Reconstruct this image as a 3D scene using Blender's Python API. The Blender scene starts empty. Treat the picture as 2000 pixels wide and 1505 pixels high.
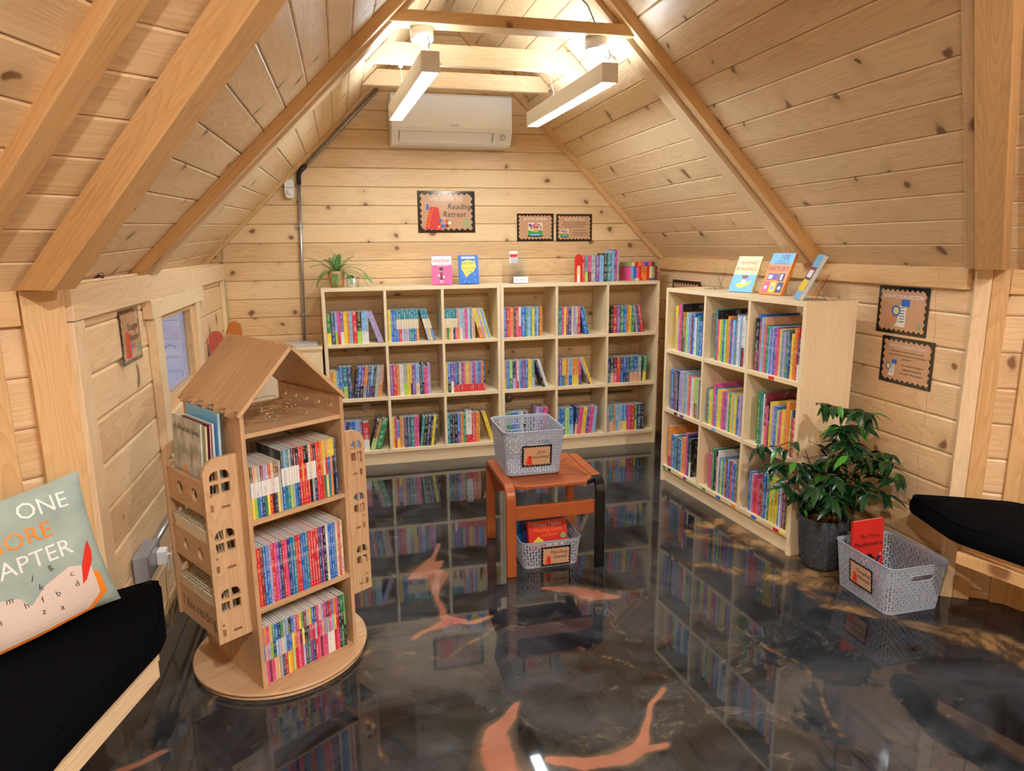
import bpy, bmesh, math, random
import numpy as np
from mathutils import Matrix, Vector
random.seed(11)
R_ = math.radians
COL = bpy.context.scene.collection
PI = math.pi

# ------------------------------------------------------------------ node helpers
class NT:
    def __init__(s, name):
        s.m = bpy.data.materials.new(name); s.m.use_nodes = True
        s.t = s.m.node_tree; s.t.nodes.clear()
        s.out = s.t.nodes.new('ShaderNodeOutputMaterial')
    def n(s, typ, **kw):
        nd = s.t.nodes.new('ShaderNode' + typ)
        for k, v in kw.items():
            if k.startswith('_'): setattr(nd, k[1:], v)
        for k, v in kw.items():
            if not k.startswith('_'):
                s.put(nd, k, v)
        return nd
    def put(s, nd, k, v):
        key = int(k[1:]) if k[0] == 'i' and k[1:].isdigit() else k.replace('_', ' ')
        sock = nd.inputs[key]
        if isinstance(v, bpy.types.NodeSocket): s.t.links.new(v, sock)
        elif isinstance(v, bpy.types.Node): s.t.links.new(v.outputs[0], sock)
        else: sock.default_value = v
    def math(s, op, a, b=0.0, c=0.0, clamp=False):
        nd = s.t.nodes.new('ShaderNodeMath'); nd.operation = op; nd.use_clamp = clamp
        for i, v in enumerate((a, b, c)):
            if isinstance(v, (bpy.types.NodeSocket,)): s.t.links.new(v, nd.inputs[i])
            else: nd.inputs[i].default_value = v
        return nd.outputs[0]
    def mix(s, f, a, b, mode='MIX'):
        nd = s.t.nodes.new('ShaderNodeMix'); nd.data_type = 'RGBA'; nd.blend_type = mode
        for i, v in ((0, f), (6, a), (7, b)):
            if isinstance(v, bpy.types.NodeSocket): s.t.links.new(v, nd.inputs[i])
            else: nd.inputs[i].default_value = v if i == 0 else (*v, 1) if len(v) == 3 else v
        return nd.outputs[2]
    def ss(s, x, a, b):
        nd = s.t.nodes.new('ShaderNodeMapRange'); nd.interpolation_type = 'SMOOTHSTEP'
        s.t.links.new(x, nd.inputs[0]); nd.inputs[1].default_value = a; nd.inputs[2].default_value = b
        nd.inputs[3].default_value = 0; nd.inputs[4].default_value = 1
        return nd.outputs[0]
    def bsdf(s, **kw):
        b = s.t.nodes.new('ShaderNodeBsdfPrincipled')
        for k, v in kw.items(): s.put(b, k, v if not (isinstance(v, tuple) and len(v) == 3) else (*v, 1))
        s.t.links.new(b.outputs[0], s.out.inputs[0]); return b
    def vec(s, x, y, z=0.0):
        nd = s.t.nodes.new('ShaderNodeCombineXYZ')
        for i, v in enumerate((x, y, z)):
            if isinstance(v, bpy.types.NodeSocket): s.t.links.new(v, nd.inputs[i])
            else: nd.inputs[i].default_value = v
        return nd.outputs[0]

def simple(name, col, rough=.5, **kw):
    t = NT(name); t.bsdf(Base_Color=col, Roughness=rough, **kw); return t.m

def wood(name, light, dark, knots=.5, tone=.25, rough=.42, grain=1.0, knotcol=(.17, .06, .022), kscale=3.4, rings=1.0, ky=1.25):
    t = NT(name)
    uv = t.n('UVMap', _uv_map='UV'); sx = t.n('SeparateXYZ', Vector=uv.outputs[0])
    at = t.n('Attribute', _attribute_name='rnd'); rn = at.outputs['Fac']
    u = t.math('ADD', sx.outputs[0], t.math('MULTIPLY', rn, 41.0)); v = t.math('ADD', sx.outputs[1], t.math('MULTIPLY', rn, 17.0))
    vk = t.vec(t.math('MULTIPLY', u, kscale), t.math('MULTIPLY', v, kscale * ky), 0)
    wob = t.n('TexNoise', Vector=vk, Scale=3.0, Detail=1.0)
    vk2 = t.n('VectorMath', _operation='ADD', i0=vk, i1=t.n('VectorMath', _operation='SCALE', i0=wob.outputs[1], Scale=.22 if ky > 1 else .34).outputs[0])
    vo = t.n('TexVoronoi', _voronoi_dimensions='2D', Vector=vk2.outputs[0], Scale=1.0)
    cs = t.n('SeparateXYZ', Vector=vo.outputs['Color'])
    has = t.math('GREATER_THAN', cs.outputs[0], 1.0 - knots)
    rad = t.math('ADD', .035, t.math('MULTIPLY', cs.outputs[1], .055))
    dist = vo.outputs['Distance']
    core = t.math('MULTIPLY', has, t.math('SUBTRACT', 1.0, t.ss(t.math('DIVIDE', dist, rad), .55, 1.25)))
    halo = t.math('MULTIPLY', has, t.math('SUBTRACT', 1.0, t.ss(dist, .04, .26)))
    # growth rings: contour lines of a stretched noise that bends round the knots
    low = t.n('TexNoise', Vector=t.vec(t.math('MULTIPLY', u, .8), t.math('MULTIPLY', v, 7.0), rn), Scale=1.0, Detail=2.0)
    lv = t.math('ADD', low.outputs[0], t.math('MULTIPLY', halo, .28))
    ring = t.math('FRACT', t.math('MULTIPLY', lv, 22.0))
    ringm = t.math('POWER', ring, 2.2)
    fine = t.n('TexNoise', Vector=t.vec(t.math('MULTIPLY', u, 3.0), t.math('MULTIPLY', v, 150.0), rn), Scale=1.0, Detail=3.0)
    f = t.math('ADD', t.math('MULTIPLY', ringm, .42 * grain * rings), t.math('MULTIPLY', t.ss(fine.outputs[0], .35, .75), .3 * grain))
    broad = t.n('TexNoise', Vector=t.vec(t.math('MULTIPLY', u, .5), t.math('MULTIPLY', v, 5.0), 3.3), Scale=1.0, Detail=1.0)
    f = t.math('ADD', f, t.math('MULTIPLY', t.ss(broad.outputs[0], .42, .68), .3 * grain))
    f = t.math('ADD', f, t.math('MULTIPLY', t.math('SUBTRACT', t.math('FRACT', t.math('MULTIPLY', rn, 7.31)), .5), tone * 2), clamp=True)
    c = t.mix(f, light, dark)
    c = t.mix(t.math('MULTIPLY', halo, .35), c, tuple(a * .8 for a in dark))
    c = t.mix(t.math('MULTIPLY', core, .85), c, knotcol)
    b = t.bsdf(Base_Color=c, Roughness=rough)
    bp = t.n('Bump', Strength=.12, Distance=.002, Height=t.math('ADD', ringm, fine.outputs[0])); t.put(b, 'Normal', bp.outputs[0])
    return t.m

M = {}
M['plank'] = wood('pine_plank', (.86, .63, .36), (.64, .40, .19), knots=.62, tone=.32, kscale=4.2)
M['log'] = wood('pine_log', (.86, .61, .35), (.63, .38, .18), knots=.5, tone=.22, kscale=3.6, ky=.75)
M['roofwood'] = wood('roof_board', (.89, .67, .40), (.67, .435, .22), knots=.62, tone=.30, kscale=4.4, ky=.72)
M['beam'] = wood('beam_pine', (.80, .52, .25), (.60, .33, .13), knots=.25, tone=.2, kscale=1.8)
M['rail'] = wood('pale_rail', (.88, .68, .43), (.72, .48, .26), knots=.25, tone=.14, kscale=1.9)
M['shelf'] = wood('shelf_pine', (.90, .73, .48), (.76, .55, .31), knots=.12, tone=.10, kscale=1.7, grain=.7)
M['ply'] = wood('ash_board', (.66, .43, .24), (.46, .265, .13), knots=.03, tone=.05, kscale=1.7, grain=1.15, rings=.9)
M['edge'] = wood('ash_edge', (.34, .19, .085), (.15, .07, .03), knots=0, tone=.05, grain=1.5)
M['orange'] = wood('orange_beech', (.40, .095, .020), (.28, .055, .010), knots=0, tone=.03, rough=.42, grain=.8)
M['blackgloss'] = simple('black_gloss', (.006, .006, .007), .22)
M['white'] = simple('white_plastic', (.90, .90, .90), .35)
M['cardstock'] = simple('cream_cardstock', (.84, .76, .60), .6)
M['greyplastic'] = simple('grey_plastic', (.38, .41, .48), .42)
M['socket'] = simple('socket_grey', (.28, .29, .31), .4)
M['steel'] = simple('steel', (.45, .46, .48), .35, Metallic=.85)
M['blackplastic'] = simple('black_plastic', (.015, .015, .016), .4)
M['fixture'] = simple('lamp_body', (.80, .74, .66), .5)
M['gold'] = simple('copper_wire', (.55, .33, .12), .35, Metallic=.7)
M['red'] = simple('red_print', (.72, .03, .02), .3)
M['blue'] = simple('blue_print', (.02, .16, .62), .35)
M['lblue'] = simple('sky_print', (.16, .50, .85), .35)
M['green'] = simple('green_print', (.05, .38, .09), .4)
M['yellow'] = simple('yellow_print', (.88, .68, .06), .35)
M['cream'] = simple('cream_print', (.82, .72, .40), .35)
M['pink'] = simple('pink_print', (.88, .10, .30), .35)
M['orangep'] = simple('orange_print', (.90, .26, .03), .35)
M['navy'] = simple('navy_print', (.015, .03, .14), .35)
M['purple'] = simple('purple_print', (.16, .06, .40), .35)
M['maroon'] = simple('maroon_print', (.25, .02, .04), .35)
M['ink'] = simple('black_ink', (.012, .01, .01), .4)
M['wink'] = simple('white_ink', (.86, .86, .86), .4)
M['skin'] = simple('tan_print', (.70, .38, .22), .4)
M['kraft'] = simple('kraft_paper', (.60, .345, .20), .17, Coat_Weight=.6, Coat_Roughness=.09)
M['signblack'] = simple('sign_border', (.016, .013, .010), .12, Coat_Weight=.5, Coat_Roughness=.05)
M['sage'] = simple('sage_print', (.30, .42, .18), .3)
M['paper'] = simple('page_edges', (.70, .66, .58), .7)
M['soil'] = simple('soil', (.03, .02, .015), .9)
M['terracotta'] = simple('terracotta', (.36, .10, .05), .7)
M['laptop'] = simple('laptop_silver', (.55, .55, .55), .35)
M['redboard'] = simple('painted_red_panel', (.52, .11, .08), .45)
M['orangeboard'] = simple('painted_orange_panel', (.62, .20, .03), .45)
M['bluecloth'] = simple('blue_cloth', (.03, .07, .45), .8)
M['copper'] = simple('brown_varnish', (.13, .035, .02), .25)
def fabric(name, col, sc=900, sheen=.3):
    t = NT(name)
    tc = t.n('TexCoord'); nz = t.n('TexNoise', Vector=tc.outputs['Object'], Scale=14.0, Detail=3.0)
    c = t.mix(nz.outputs[0], tuple(a * .7 for a in col), tuple(a * 1.3 for a in col))
    b = t.bsdf(Base_Color=c, Roughness=.95, Sheen_Weight=sheen, Sheen_Roughness=.5, Specular_IOR_Level=.5 if sheen else .06)
    n2 = t.n('TexNoise', Vector=tc.outputs['Object'], Scale=float(sc), Detail=2.0)
    bp = t.n('Bump', Strength=.25, Distance=.001, Height=n2.outputs[0]); t.put(b, 'Normal', bp.outputs[0])
    return t.m
M['velvet'] = fabric('black_velvet', (.0016, .0018, .0032), sheen=.0)
M['pillowc'] = fabric('sage_linen', (.36, .45, .40), sheen=.1)
M['pillowpage'] = simple('blush_print', (.72, .58, .50), .85)
M['stone'] = None
t = NT('dark_stone_pot'); tc = t.n('TexCoord'); nz = t.n('TexNoise', Vector=tc.outputs['Object'], Scale=160.0, Detail=2.0)
t.bsdf(Base_Color=t.mix(t.ss(nz.outputs[0], .5, .72), (.030, .034, .042), (.10, .11, .13)), Roughness=.75); M['stone'] = t.m
t = NT('woven_gold'); tc = t.n('TexCoord'); nz = t.n('TexNoise', Vector=tc.outputs['Object'], Scale=120.0, Detail=3.0)
b = t.bsdf(Base_Color=t.mix(nz.outputs[0], (.30, .13, .03), (.85, .55, .25)), Roughness=.55)
t.put(b, 'Normal', t.n('Bump', Strength=.8, Distance=.004, Height=nz.outputs[0]).outputs[0]); M['woven'] = t.m
def leafmat(name, a, b_, rough=.3, hi=None):
    t = NT(name); at = t.n('Attribute', _attribute_name='rnd')
    k_ = t.math('FRACT', t.math('MULTIPLY', at.outputs['Fac'], 13.7)); c_ = t.mix(k_, a, b_)
    if hi: c_ = t.mix(t.math('GREATER_THAN', k_, .9), c_, hi)
    b = t.bsdf(Base_Color=c_, Roughness=rough)
    return t.m
M['ficus'] = leafmat('ficus_leaf', (.004, .026, .009), (.020, .070, .016), .25, (.05, .22, .02))
M['fern'] = leafmat('fern_leaf', (.05, .17, .03), (.16, .34, .08), .5)
M['succ'] = leafmat('succulent_leaf', (.04, .20, .08), (.10, .34, .14), .4)
M['bark'] = simple('ficus_bark', (.22, .15, .08), .8)
# glass / acrylic
t = NT('clear_acrylic'); t.bsdf(Base_Color=(.95, .97, 1.0), Roughness=.02, IOR=1.3, Transmission_Weight=1.0); M['acrylic'] = t.m
t = NT('window_glass'); t.bsdf(Base_Color=(.85, .90, 1.0), Roughness=.0, IOR=1.5, Transmission_Weight=1.0); M['glass'] = t.m
def emis(name, col, st):
    t = NT(name); e = t.n('Emission', Color=(*col, 1), Strength=st); t.t.links.new(e.outputs[0], t.out.inputs[0]); return t.m
M['led'] = emis('led_diffuser', (.82, .93, 1.0), 16.0)
M['ledup'] = emis('led_uplight', (.72, .87, 1.0), 9.5)
M['fairy'] = simple('clear_bead', (.9, .85, .75), .15)

# book cover: colour per face, small writing on the spine (UV.x across, UV.y up in metres)
t = NT('book_cover')
ca = t.n('Attribute', _attribute_name='col'); cb = t.n('Attribute', _attribute_name='ink'); rn = t.n('Attribute', _attribute_name='rnd').outputs['Fac']
uv = t.n('UVMap', _uv_map='UV'); sx = t.n('SeparateXYZ', Vector=uv.outputs[0]); U, V = sx.outputs[0], sx.outputs[1]
n1 = t.n('TexNoise', Vector=t.vec(t.math('MULTIPLY', V, 330.0), t.math('MULTIPLY', U, 7.0), t.math('MULTIPLY', rn, 50.0)), Scale=1.0, Detail=1.0)
wd = t.n('TexNoise', Vector=t.vec(t.math('MULTIPLY', V, 42.0), t.math('MULTIPLY', rn, 90.0), 0.0), Scale=1.0, Detail=0.0)
m = t.math('MULTIPLY', t.math('GREATER_THAN', n1.outputs[0], .535), t.math('LESS_THAN', t.math('ABSOLUTE', t.math('SUBTRACT', U, .5)), .27))
m = t.math('MULTIPLY', m, t.math('GREATER_THAN', wd.outputs[0], .42))
m = t.math('MULTIPLY', m, t.math('MULTIPLY', t.math('GREATER_THAN', V, .02), t.math('LESS_THAN', V, .23)))
logo = t.math('MULTIPLY', t.math('LESS_THAN', t.math('ABSOLUTE', t.math('SUBTRACT', U, .5)), .14), t.math('LESS_THAN', t.math('ABSOLUTE', t.math('SUBTRACT', V, .011)), .0022))
m = t.math('MAXIMUM', m, logo)
bl = t.n('TexNoise', Vector=t.n('TexCoord').outputs['Object'], Scale=28.0, Detail=2.0)
base = t.mix(t.math('MULTIPLY', t.ss(bl.outputs[0], .5, .65), .25), ca.outputs['Color'], (.75, .75, .70))
c = t.mix(t.math('MULTIPLY', m, .7), base, cb.outputs['Color'])
t.bsdf(Base_Color=c, Roughness=.33); M['book'] = t.m

# epoxy floor: dark marbled resin, copper and gold veins from a per-vertex mask
t = NT('epoxy_floor')
fa = t.n('Attribute', _attribute_name='veins'); fs = t.n('SeparateXYZ', Vector=fa.outputs['Color'])
tc = t.n('TexCoord'); P = tc.outputs['Object']
w1 = t.n('TexNoise', Vector=P, Scale=1.4, Detail=5.0, Roughness=.62, Distortion=1.6)
w2 = t.n('TexNoise', Vector=P, Scale=3.2, Detail=6.0, Roughness=.6, Distortion=2.2)
base = t.mix(t.ss(w1.outputs[0], .36, .66), (.005, .006, .008), (.046, .050, .058))
base = t.mix(t.math('MULTIPLY', t.ss(w2.outputs[0], .52, .74), .55), base, (.085, .070, .052))
thin = t.math('SUBTRACT', 1.0, t.ss(t.math('ABSOLUTE', t.math('SUBTRACT', w1.outputs[0], .50)), .0, .011))
base = t.mix(t.math('MULTIPLY', thin, t.math('MULTIPLY', t.ss(w2.outputs[0], .52, .66), .22)), base, (.34, .27, .18))
fn = t.n('TexNoise', Vector=P, Scale=5.0, Detail=6.0, Distortion=3.5)
g = t.ss(t.math('ADD', fs.outputs[1], t.math('MULTIPLY', t.math('SUBTRACT', fn.outputs[0], .5), .75)), .18, .85)
base = t.mix(t.math('MULTIPLY', g, .8), base, t.mix(t.ss(w2.outputs[0], .4, .6), (.10, .055, .025), (.42, .23, .09)))
o = t.ss(t.math('ADD', fs.outputs[0], t.math('MULTIPLY', t.math('SUBTRACT', fn.outputs[0], .5), .45)), .44, .64)
orim = t.math('MULTIPLY', t.ss(fs.outputs[0], .05, .5), .45)
base = t.mix(orim, base, (.16, .105, .06))
base = t.mix(t.math('MULTIPLY', o, .85), base, t.mix(w2.outputs[0], (.20, .065, .035), (.46, .19, .12)))
rgh = t.math('ADD', .015, t.math('MULTIPLY', w2.outputs[0], .05))
b = t.bsdf(Base_Color=base, Roughness=rgh, IOR=1.5, Coat_Weight=.35, Coat_Roughness=.03)
bn = t.n('TexNoise', Vector=P, Scale=6.0, Detail=1.0); t.put(b, 'Normal', t.n('Bump', Strength=.035, Distance=.01, Height=bn.outputs[0]).outputs[0])
M['floor'] = t.m

# ------------------------------------------------------------------ mesh builder
def frame(loc=(0, 0, 0), rz=0, rx=0, ry=0):
    return Matrix.Translation(loc) @ Matrix.Rotation(rz, 4, 'Z') @ Matrix.Rotation(ry, 4, 'Y') @ Matrix.Rotation(rx, 4, 'X')
TXT = {}
def text_geo(s, size):
    key = (s, size)
    if key not in TXT:
        cu = bpy.data.curves.new('tmp_text', 'FONT'); cu.body = s; cu.size = size; cu.align_x = 'CENTER'; cu.align_y = 'CENTER'; cu.resolution_u = 2
        ob = bpy.data.objects.new('tmp_text', cu); me = bpy.data.meshes.new_from_object(ob)
        TXT[key] = ([tuple(v.co) for v in me.vertices], [tuple(p.vertices) for p in me.polygons])
        bpy.data.objects.remove(ob); bpy.data.curves.remove(cu); bpy.data.meshes.remove(me)
    return TXT[key]
def shape_geo(outer, holes, th):
    cu = bpy.data.curves.new('tmp_shape', 'CURVE'); cu.dimensions = '2D'; cu.fill_mode = 'BOTH'; cu.extrude = th / 2
    for pl in [outer] + list(holes):
        sp = cu.splines.new('POLY'); sp.points.add(len(pl) - 1)
        for p, q in zip(sp.points, pl): p.co = (q[0], q[1], 0, 1)
        sp.use_cyclic_u = True
    ob = bpy.data.objects.new('tmp_shape', cu); me = bpy.data.meshes.new_from_object(ob)
    r = ([tuple(v.co) for v in me.vertices], [tuple(p.vertices) for p in me.polygons])
    bpy.data.objects.remove(ob); bpy.data.curves.remove(cu); bpy.data.meshes.remove(me)
    return r

class MB:
    def __init__(s): s.v = []; s.f = []; s.rnd = 0; s.T = Matrix.Identity(4); s.newrnd()
    def newrnd(s): s.rnd = random.random()
    def add(s, verts, faces, mat='shelf', g=None, uv=None, col=None, ink=None, smooth=False, T=None):
        T = s.T @ T if T is not None else s.T
        o = len(s.v); s.v += [T @ Vector(p) for p in verts]
        gg = (T.to_3x3() @ Vector(g)).normalized() if g is not None else None
        for i, fc in enumerate(faces):
            s.f.append((tuple(o + k for k in fc), mat, gg, uv[i] if uv else None, s.rnd, col, ink, smooth))
        return s
    def box(s, x0, x1, y0, y1, z0, z1, mat='shelf', g=None, **k):
        s.newrnd()
        if g is None:
            d = (abs(x1 - x0), abs(y1 - y0), abs(z1 - z0)); i = d.index(max(d)); g = tuple(1.0 if j == i else 0.0 for j in range(3))
        v = [(x, y, z) for z in (z0, z1) for y in (y0, y1) for x in (x0, x1)]
        s.add(v, [(0, 2, 3, 1), (4, 5, 7, 6), (0, 1, 5, 4), (2, 6, 7, 3), (0, 4, 6, 2), (1, 3, 7, 5)], mat, g, **k); return s
    def prism(s, outline, t0, t1, mat='shelf', g=None, T=None, smooth=False):   # outline in local XY, thickness along Z
        s.newrnd(); n = len(outline)
        v = [(x, y, t0) for x, y in outline] + [(x, y, t1) for x, y in outline]
        s.add(v, [tuple(range(n - 1, -1, -1)), tuple(range(n, 2 * n))], mat, g, T=T)
        o = len(s.v) - 2 * n
        gg = s.f[-1][2]
        for i in range(n):
            j = (i + 1) % n; s.f.append(((o + i, o + j, o + n + j, o + n + i), mat, gg, None, s.rnd, None, None, smooth))
        return s
    def shape(s, outer, holes, th, mat='shelf', g=None, T=None):
        s.newrnd(); v, f = shape_geo(outer, holes, th); s.add(v, f, mat, g, T=T); return s
    def text(s, st, T, size, mat='ink', shear=0.0, sx=1.0):
        v, f = text_geo(st, size); s.add([((x + shear * y) * sx, y, z) for x, y, z in v], f, mat, T=T); return s
    def tube(s, pts, r, mat='steel', seg=8, closed=False, g=None):
        s.newrnd(); pts = [Vector(p) for p in pts]; n = len(pts); rr = r if isinstance(r, (list, tuple)) else [r] * n
        V = []; up = Vector((0, 0, 1)); prev = None
        for i, p in enumerate(pts):
            a = pts[i - 1] if (i > 0 or closed) else p; b = pts[(i + 1) % n] if (i < n - 1 or closed) else p
            d = (b - a).normalized()
            if prev is None:
                x = d.cross(up if abs(d.z) < .95 else Vector((1, 0, 0))).normalized()
            else:
                x = (prev - d * prev.dot(d)); x = x.normalized() if x.length > 1e-6 else d.orthogonal().normalized()
            prev = x; y = d.cross(x)
            for k in range(seg):
                an = 2 * PI * k / seg; V.append(p + (x * math.cos(an) + y * math.sin(an)) * rr[i])
        F = []
        for i in range(n if closed else n - 1):
            j = (i + 1) % n
            for k in range(seg):
                l = (k + 1) % seg; F.append((i * seg + k, i * seg + l, j * seg + l, j * seg + k))
        s.add([tuple(p) for p in V], F, mat, g, smooth=True)
        if not closed:
            o = len(s.v) - len(V); gg = None
            s.f.append((tuple(o + k for k in range(seg - 1, -1, -1)), mat, gg, None, s.rnd, None, None, False))
            s.f.append((tuple(o + (n - 1) * seg + k for k in range(seg)), mat, gg, None, s.rnd, None, None, False))
        return s
    def lathe(s, prof, mat='steel', seg=32, T=None, cap0=True, cap1=True, smooth=True):   # prof [(r,z)]
        s.newrnd(); V = [(r * math.cos(2 * PI * k / seg), r * math.sin(2 * PI * k / seg), z) for r, z in prof for k in range(seg)]
        F = [(i * seg + k, i * seg + (k + 1) % seg, (i + 1) * seg + (k + 1) % seg, (i + 1) * seg + k) for i in range(len(prof) - 1) for k in range(seg)]
        s.add(V, F, mat, smooth=smooth, T=T)
        o = len(s.v) - len(V)
        if cap0: s.f.append((tuple(o + k for k in range(seg - 1, -1, -1)), mat, None, None, s.rnd, None, None, False))
        if cap1: s.f.append((tuple(o + (len(prof) - 1) * seg + k for k in range(seg)), mat, None, None, s.rnd, None, None, False))
        return s
    def build(s, name, parent=None, bevel=0, solid=0, sub=0):
        me = bpy.data.meshes.new(name); me.from_pydata([tuple(v) for v in s.v], [], [f[0] for f in s.f])
        names = []
        for f in s.f:
            if f[1] not in names: names.append(f[1])
        for n in names: me.materials.append(M[n])
        me.polygons.foreach_set('material_index', [names.index(f[1]) for f in s.f])
        me.polygons.foreach_set('use_smooth', [f[7] for f in s.f])
        uvl = me.uv_layers.new(name='UV'); ra = me.attributes.new('rnd', 'FLOAT', 'FACE'); ra.data.foreach_set('value', [f[4] for f in s.f])
        if any(f[5] for f in s.f):
            for nm, k in (('col', 5), ('ink', 6)):
                a = me.attributes.new(nm, 'FLOAT_COLOR', 'FACE'); buf = []
                for f in s.f: buf += list(f[k] or (.5, .5, .5)) + [1]
                a.data.foreach_set('color', buf)
        buf = []
        for p, f in zip(me.polygons, s.f):
            if f[3]:
                for q in f[3]: buf += list(q)
            else:
                n = p.normal; g = f[2] or Vector((1, 0, 0))
                w = n.cross(g)
                if w.length < .3:
                    g2 = g.orthogonal().normalized(); w = g.cross(g2)
                    for vi in p.vertices:
                        c = s.v[vi]; buf += [c.dot(g2) * .15, c.dot(w)]
                else:
                    w.normalize()
                    for vi in p.vertices:
                        c = s.v[vi]; buf += [c.dot(g), c.dot(w)]
        uvl.data.foreach_set('uv', buf)
        me.update()
        ob = bpy.data.objects.new(name, me); COL.objects.link(ob)
        if parent is not None: ob.parent = parent
        if bevel:
            b = ob.modifiers.new('bevel', 'BEVEL'); b.width = bevel; b.segments = 2; b.limit_method = 'ANGLE'; b.angle_limit = R_(50)
        if solid:
            b = ob.modifiers.new('solid', 'SOLIDIFY'); b.thickness = solid; b.offset = 0
        if sub:
            b = ob.modifiers.new('sub', 'SUBSURF'); b.levels = sub; b.render_levels = sub
        return ob

def thing(name, label, cat, loc=(0, 0, 0), rz=0, group=None):
    o = bpy.data.objects.new(name, None); o.empty_display_size = .05; COL.objects.link(o); o.location = loc; o.rotation_euler = (0, 0, rz)
    return tag(o, label, cat, group)
def tag(o, label, cat, group=None):
    o['label'] = label; o['category'] = cat
    if group: o['group'] = group
    return o
def struct(o): o['kind'] = 'structure'; return o
def place(o, loc, rz=0, rx=0, ry=0):
    o.location = loc; o.rotation_euler = (rx, ry, rz); return o
def circle(cx, cy, r, n=20, a0=0, a1=2 * PI, end=False):
    return [(cx + r * math.cos(a0 + (a1 - a0) * i / (n - (1 if end else 0))), cy + r * math.sin(a0 + (a1 - a0) * i / (n - (1 if end else 0)))) for i in range(n)]

# ------------------------------------------------------------------ room constants (metres; back wall inner face y=.31, bookcase front y=0)
XL, XR, YB, ZE = -.615, 2.42, .31, 1.30
CX, CY, RH = .90, -3.68, 2.11
YC = -2.30                                    # where the bay walls end
KR, K0, KY = 3.73, 2.011, .0293               # roof planes z = KR - x, z = x + K0 + KY * y
KL = K0 + KY * YB
def KLy(y): return K0 + KY * y
SLH = .82
HV = [(CX + RH * math.sin(R_(a)), CY + RH * math.cos(R_(a))) for a in (18, 54, 90, 126, 162, 198, 234, 270, 306, 342)]
APH = RH * math.cos(R_(18))

def planks(mb, uo, uu, vv, umin, umax, vmin, vmax, pitch, cuts, mat='plank', ch=.006, dp=.005, off=0.0, joints=0):
    """tongue-and-groove boards in the plane (uo + u*uu + v*vv); cuts = [(point, normal)] keep the side the normal points to"""
    uo, uu, vv = Vector(uo), Vector(uu).normalized(), Vector(vv).normalized(); nn = uu.cross(vv)
    bm = bmesh.new(); lr = bm.faces.layers.float.new('r')
    v0 = math.floor((vmin - off) / pitch) * pitch + off
    while v0 < vmax:
        r = random.random()
        P = [(v0, -dp - .007), (v0 + .0014, -dp - .007), (v0 + .0018, -dp * .6), (v0 + ch, 0), (v0 + pitch - ch, 0), (v0 + pitch - .0008, -dp * .6), (v0 + pitch, -dp - .007)]
        for (a, da), (b, db) in zip(P, P[1:]):
            q = [bm.verts.new(uo + uu * x + vv * y + nn * z) for x, y, z in ((umin, a, da), (umax, a, da), (umax, b, db), (umin, b, db))]
            f = bm.faces.new(q); f[lr] = r
        v0 += pitch
    for co, no in cuts:
        bmesh.ops.bisect_plane(bm, geom=bm.verts[:] + bm.edges[:] + bm.faces[:], plane_co=Vector(co), plane_no=Vector(no), clear_inner=True)
    o = len(mb.v); bm.verts.ensure_lookup_table(); bm.verts.index_update()
    mb.v += [v.co.copy() for v in bm.verts]
    for f in bm.faces:
        mb.f.append((tuple(o + v.index for v in f.verts), mat, uu, [((v.co - uo).dot(uu), (v.co - uo).dot(vv)) for v in f.verts], f[lr], None, None, False))
    bm.free()
# ================================================================== ROOM
def wallsurf(name, fn):
    mb = MB(); fn(mb); return struct(mb.build(name))
Z0 = ((0, 0, 0), (0, 0, 1)); Z1 = ((0, 0, ZE + .02), (0, 0, -1))
wallsurf('wall_back', lambda mb: planks(mb, (0, YB, 0), (1, 0, 0), (0, 0, 1), XL - .16, XR + .1, 0, 3, .118,
        [Z0, ((KR, 0, 0), (-1, 0, -1)), ((0, 0, KL), (1, 0, -1))], 'plank', off=.02))
wallsurf('wall_right', lambda mb: planks(mb, (XR, 0, 0), (0, -1, 0), (0, 0, 1), -YB, -YC + .03, 0, 1.4, .138, [Z0, Z1], 'log', ch=.009, dp=.007, off=.03))
WY0, WY1, WZ0, WZ1 = -1.335, -.745, .79, 1.145
def wl(mb):
    a = dict(uo=(XL, 0, 0), uu=(0, 1, 0), vv=(0, 0, 1), vmin=0, vmax=1.4, pitch=.142, mat='log', ch=.009, dp=.007, off=.045)
    st = random.getstate()
    for (u0, u1, cuts) in ((YC - .03, WY0, []), (WY1, YB, []), (WY0, WY1, [((0, 0, WZ1), (0, 0, 1))]), (WY0, WY1, [((0, 0, WZ0), (0, 0, -1))])):
        random.setstate(st); planks(mb, umin=u0, umax=u1, cuts=[Z0, Z1] + cuts, **a)
wallsurf('wall_left', wl)
def inward(e): return Vector((e.y, -e.x, 0))
HUBN = ['wall_front_right', 'wall_side_right', 'wall_rear_right', 'wall_rear_corner_right', 'wall_rear', 'wall_rear_corner_left', 'wall_rear_left', 'wall_side_left', 'wall_front_left']
HW = []
for k in range(9):
    a, b = Vector((*HV[k], 0)), Vector((*HV[k + 1], 0))
    e = (b - a).normalized()
    if k == 0: a = a + e * ((XR - a.x) / e.x)
    if k == 8: b = a + e * ((XL - a.x) / e.x)
    HW.append((a, b, e)); L = (b - a).length
    wallsurf(HUBN[k], lambda mb: planks(mb, a, e, (0, 0, 1), 0, L, 0, 1.4, .138, [Z0, Z1], 'log', ch=.009, dp=.007, off=.03 + .01 * k))
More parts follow.
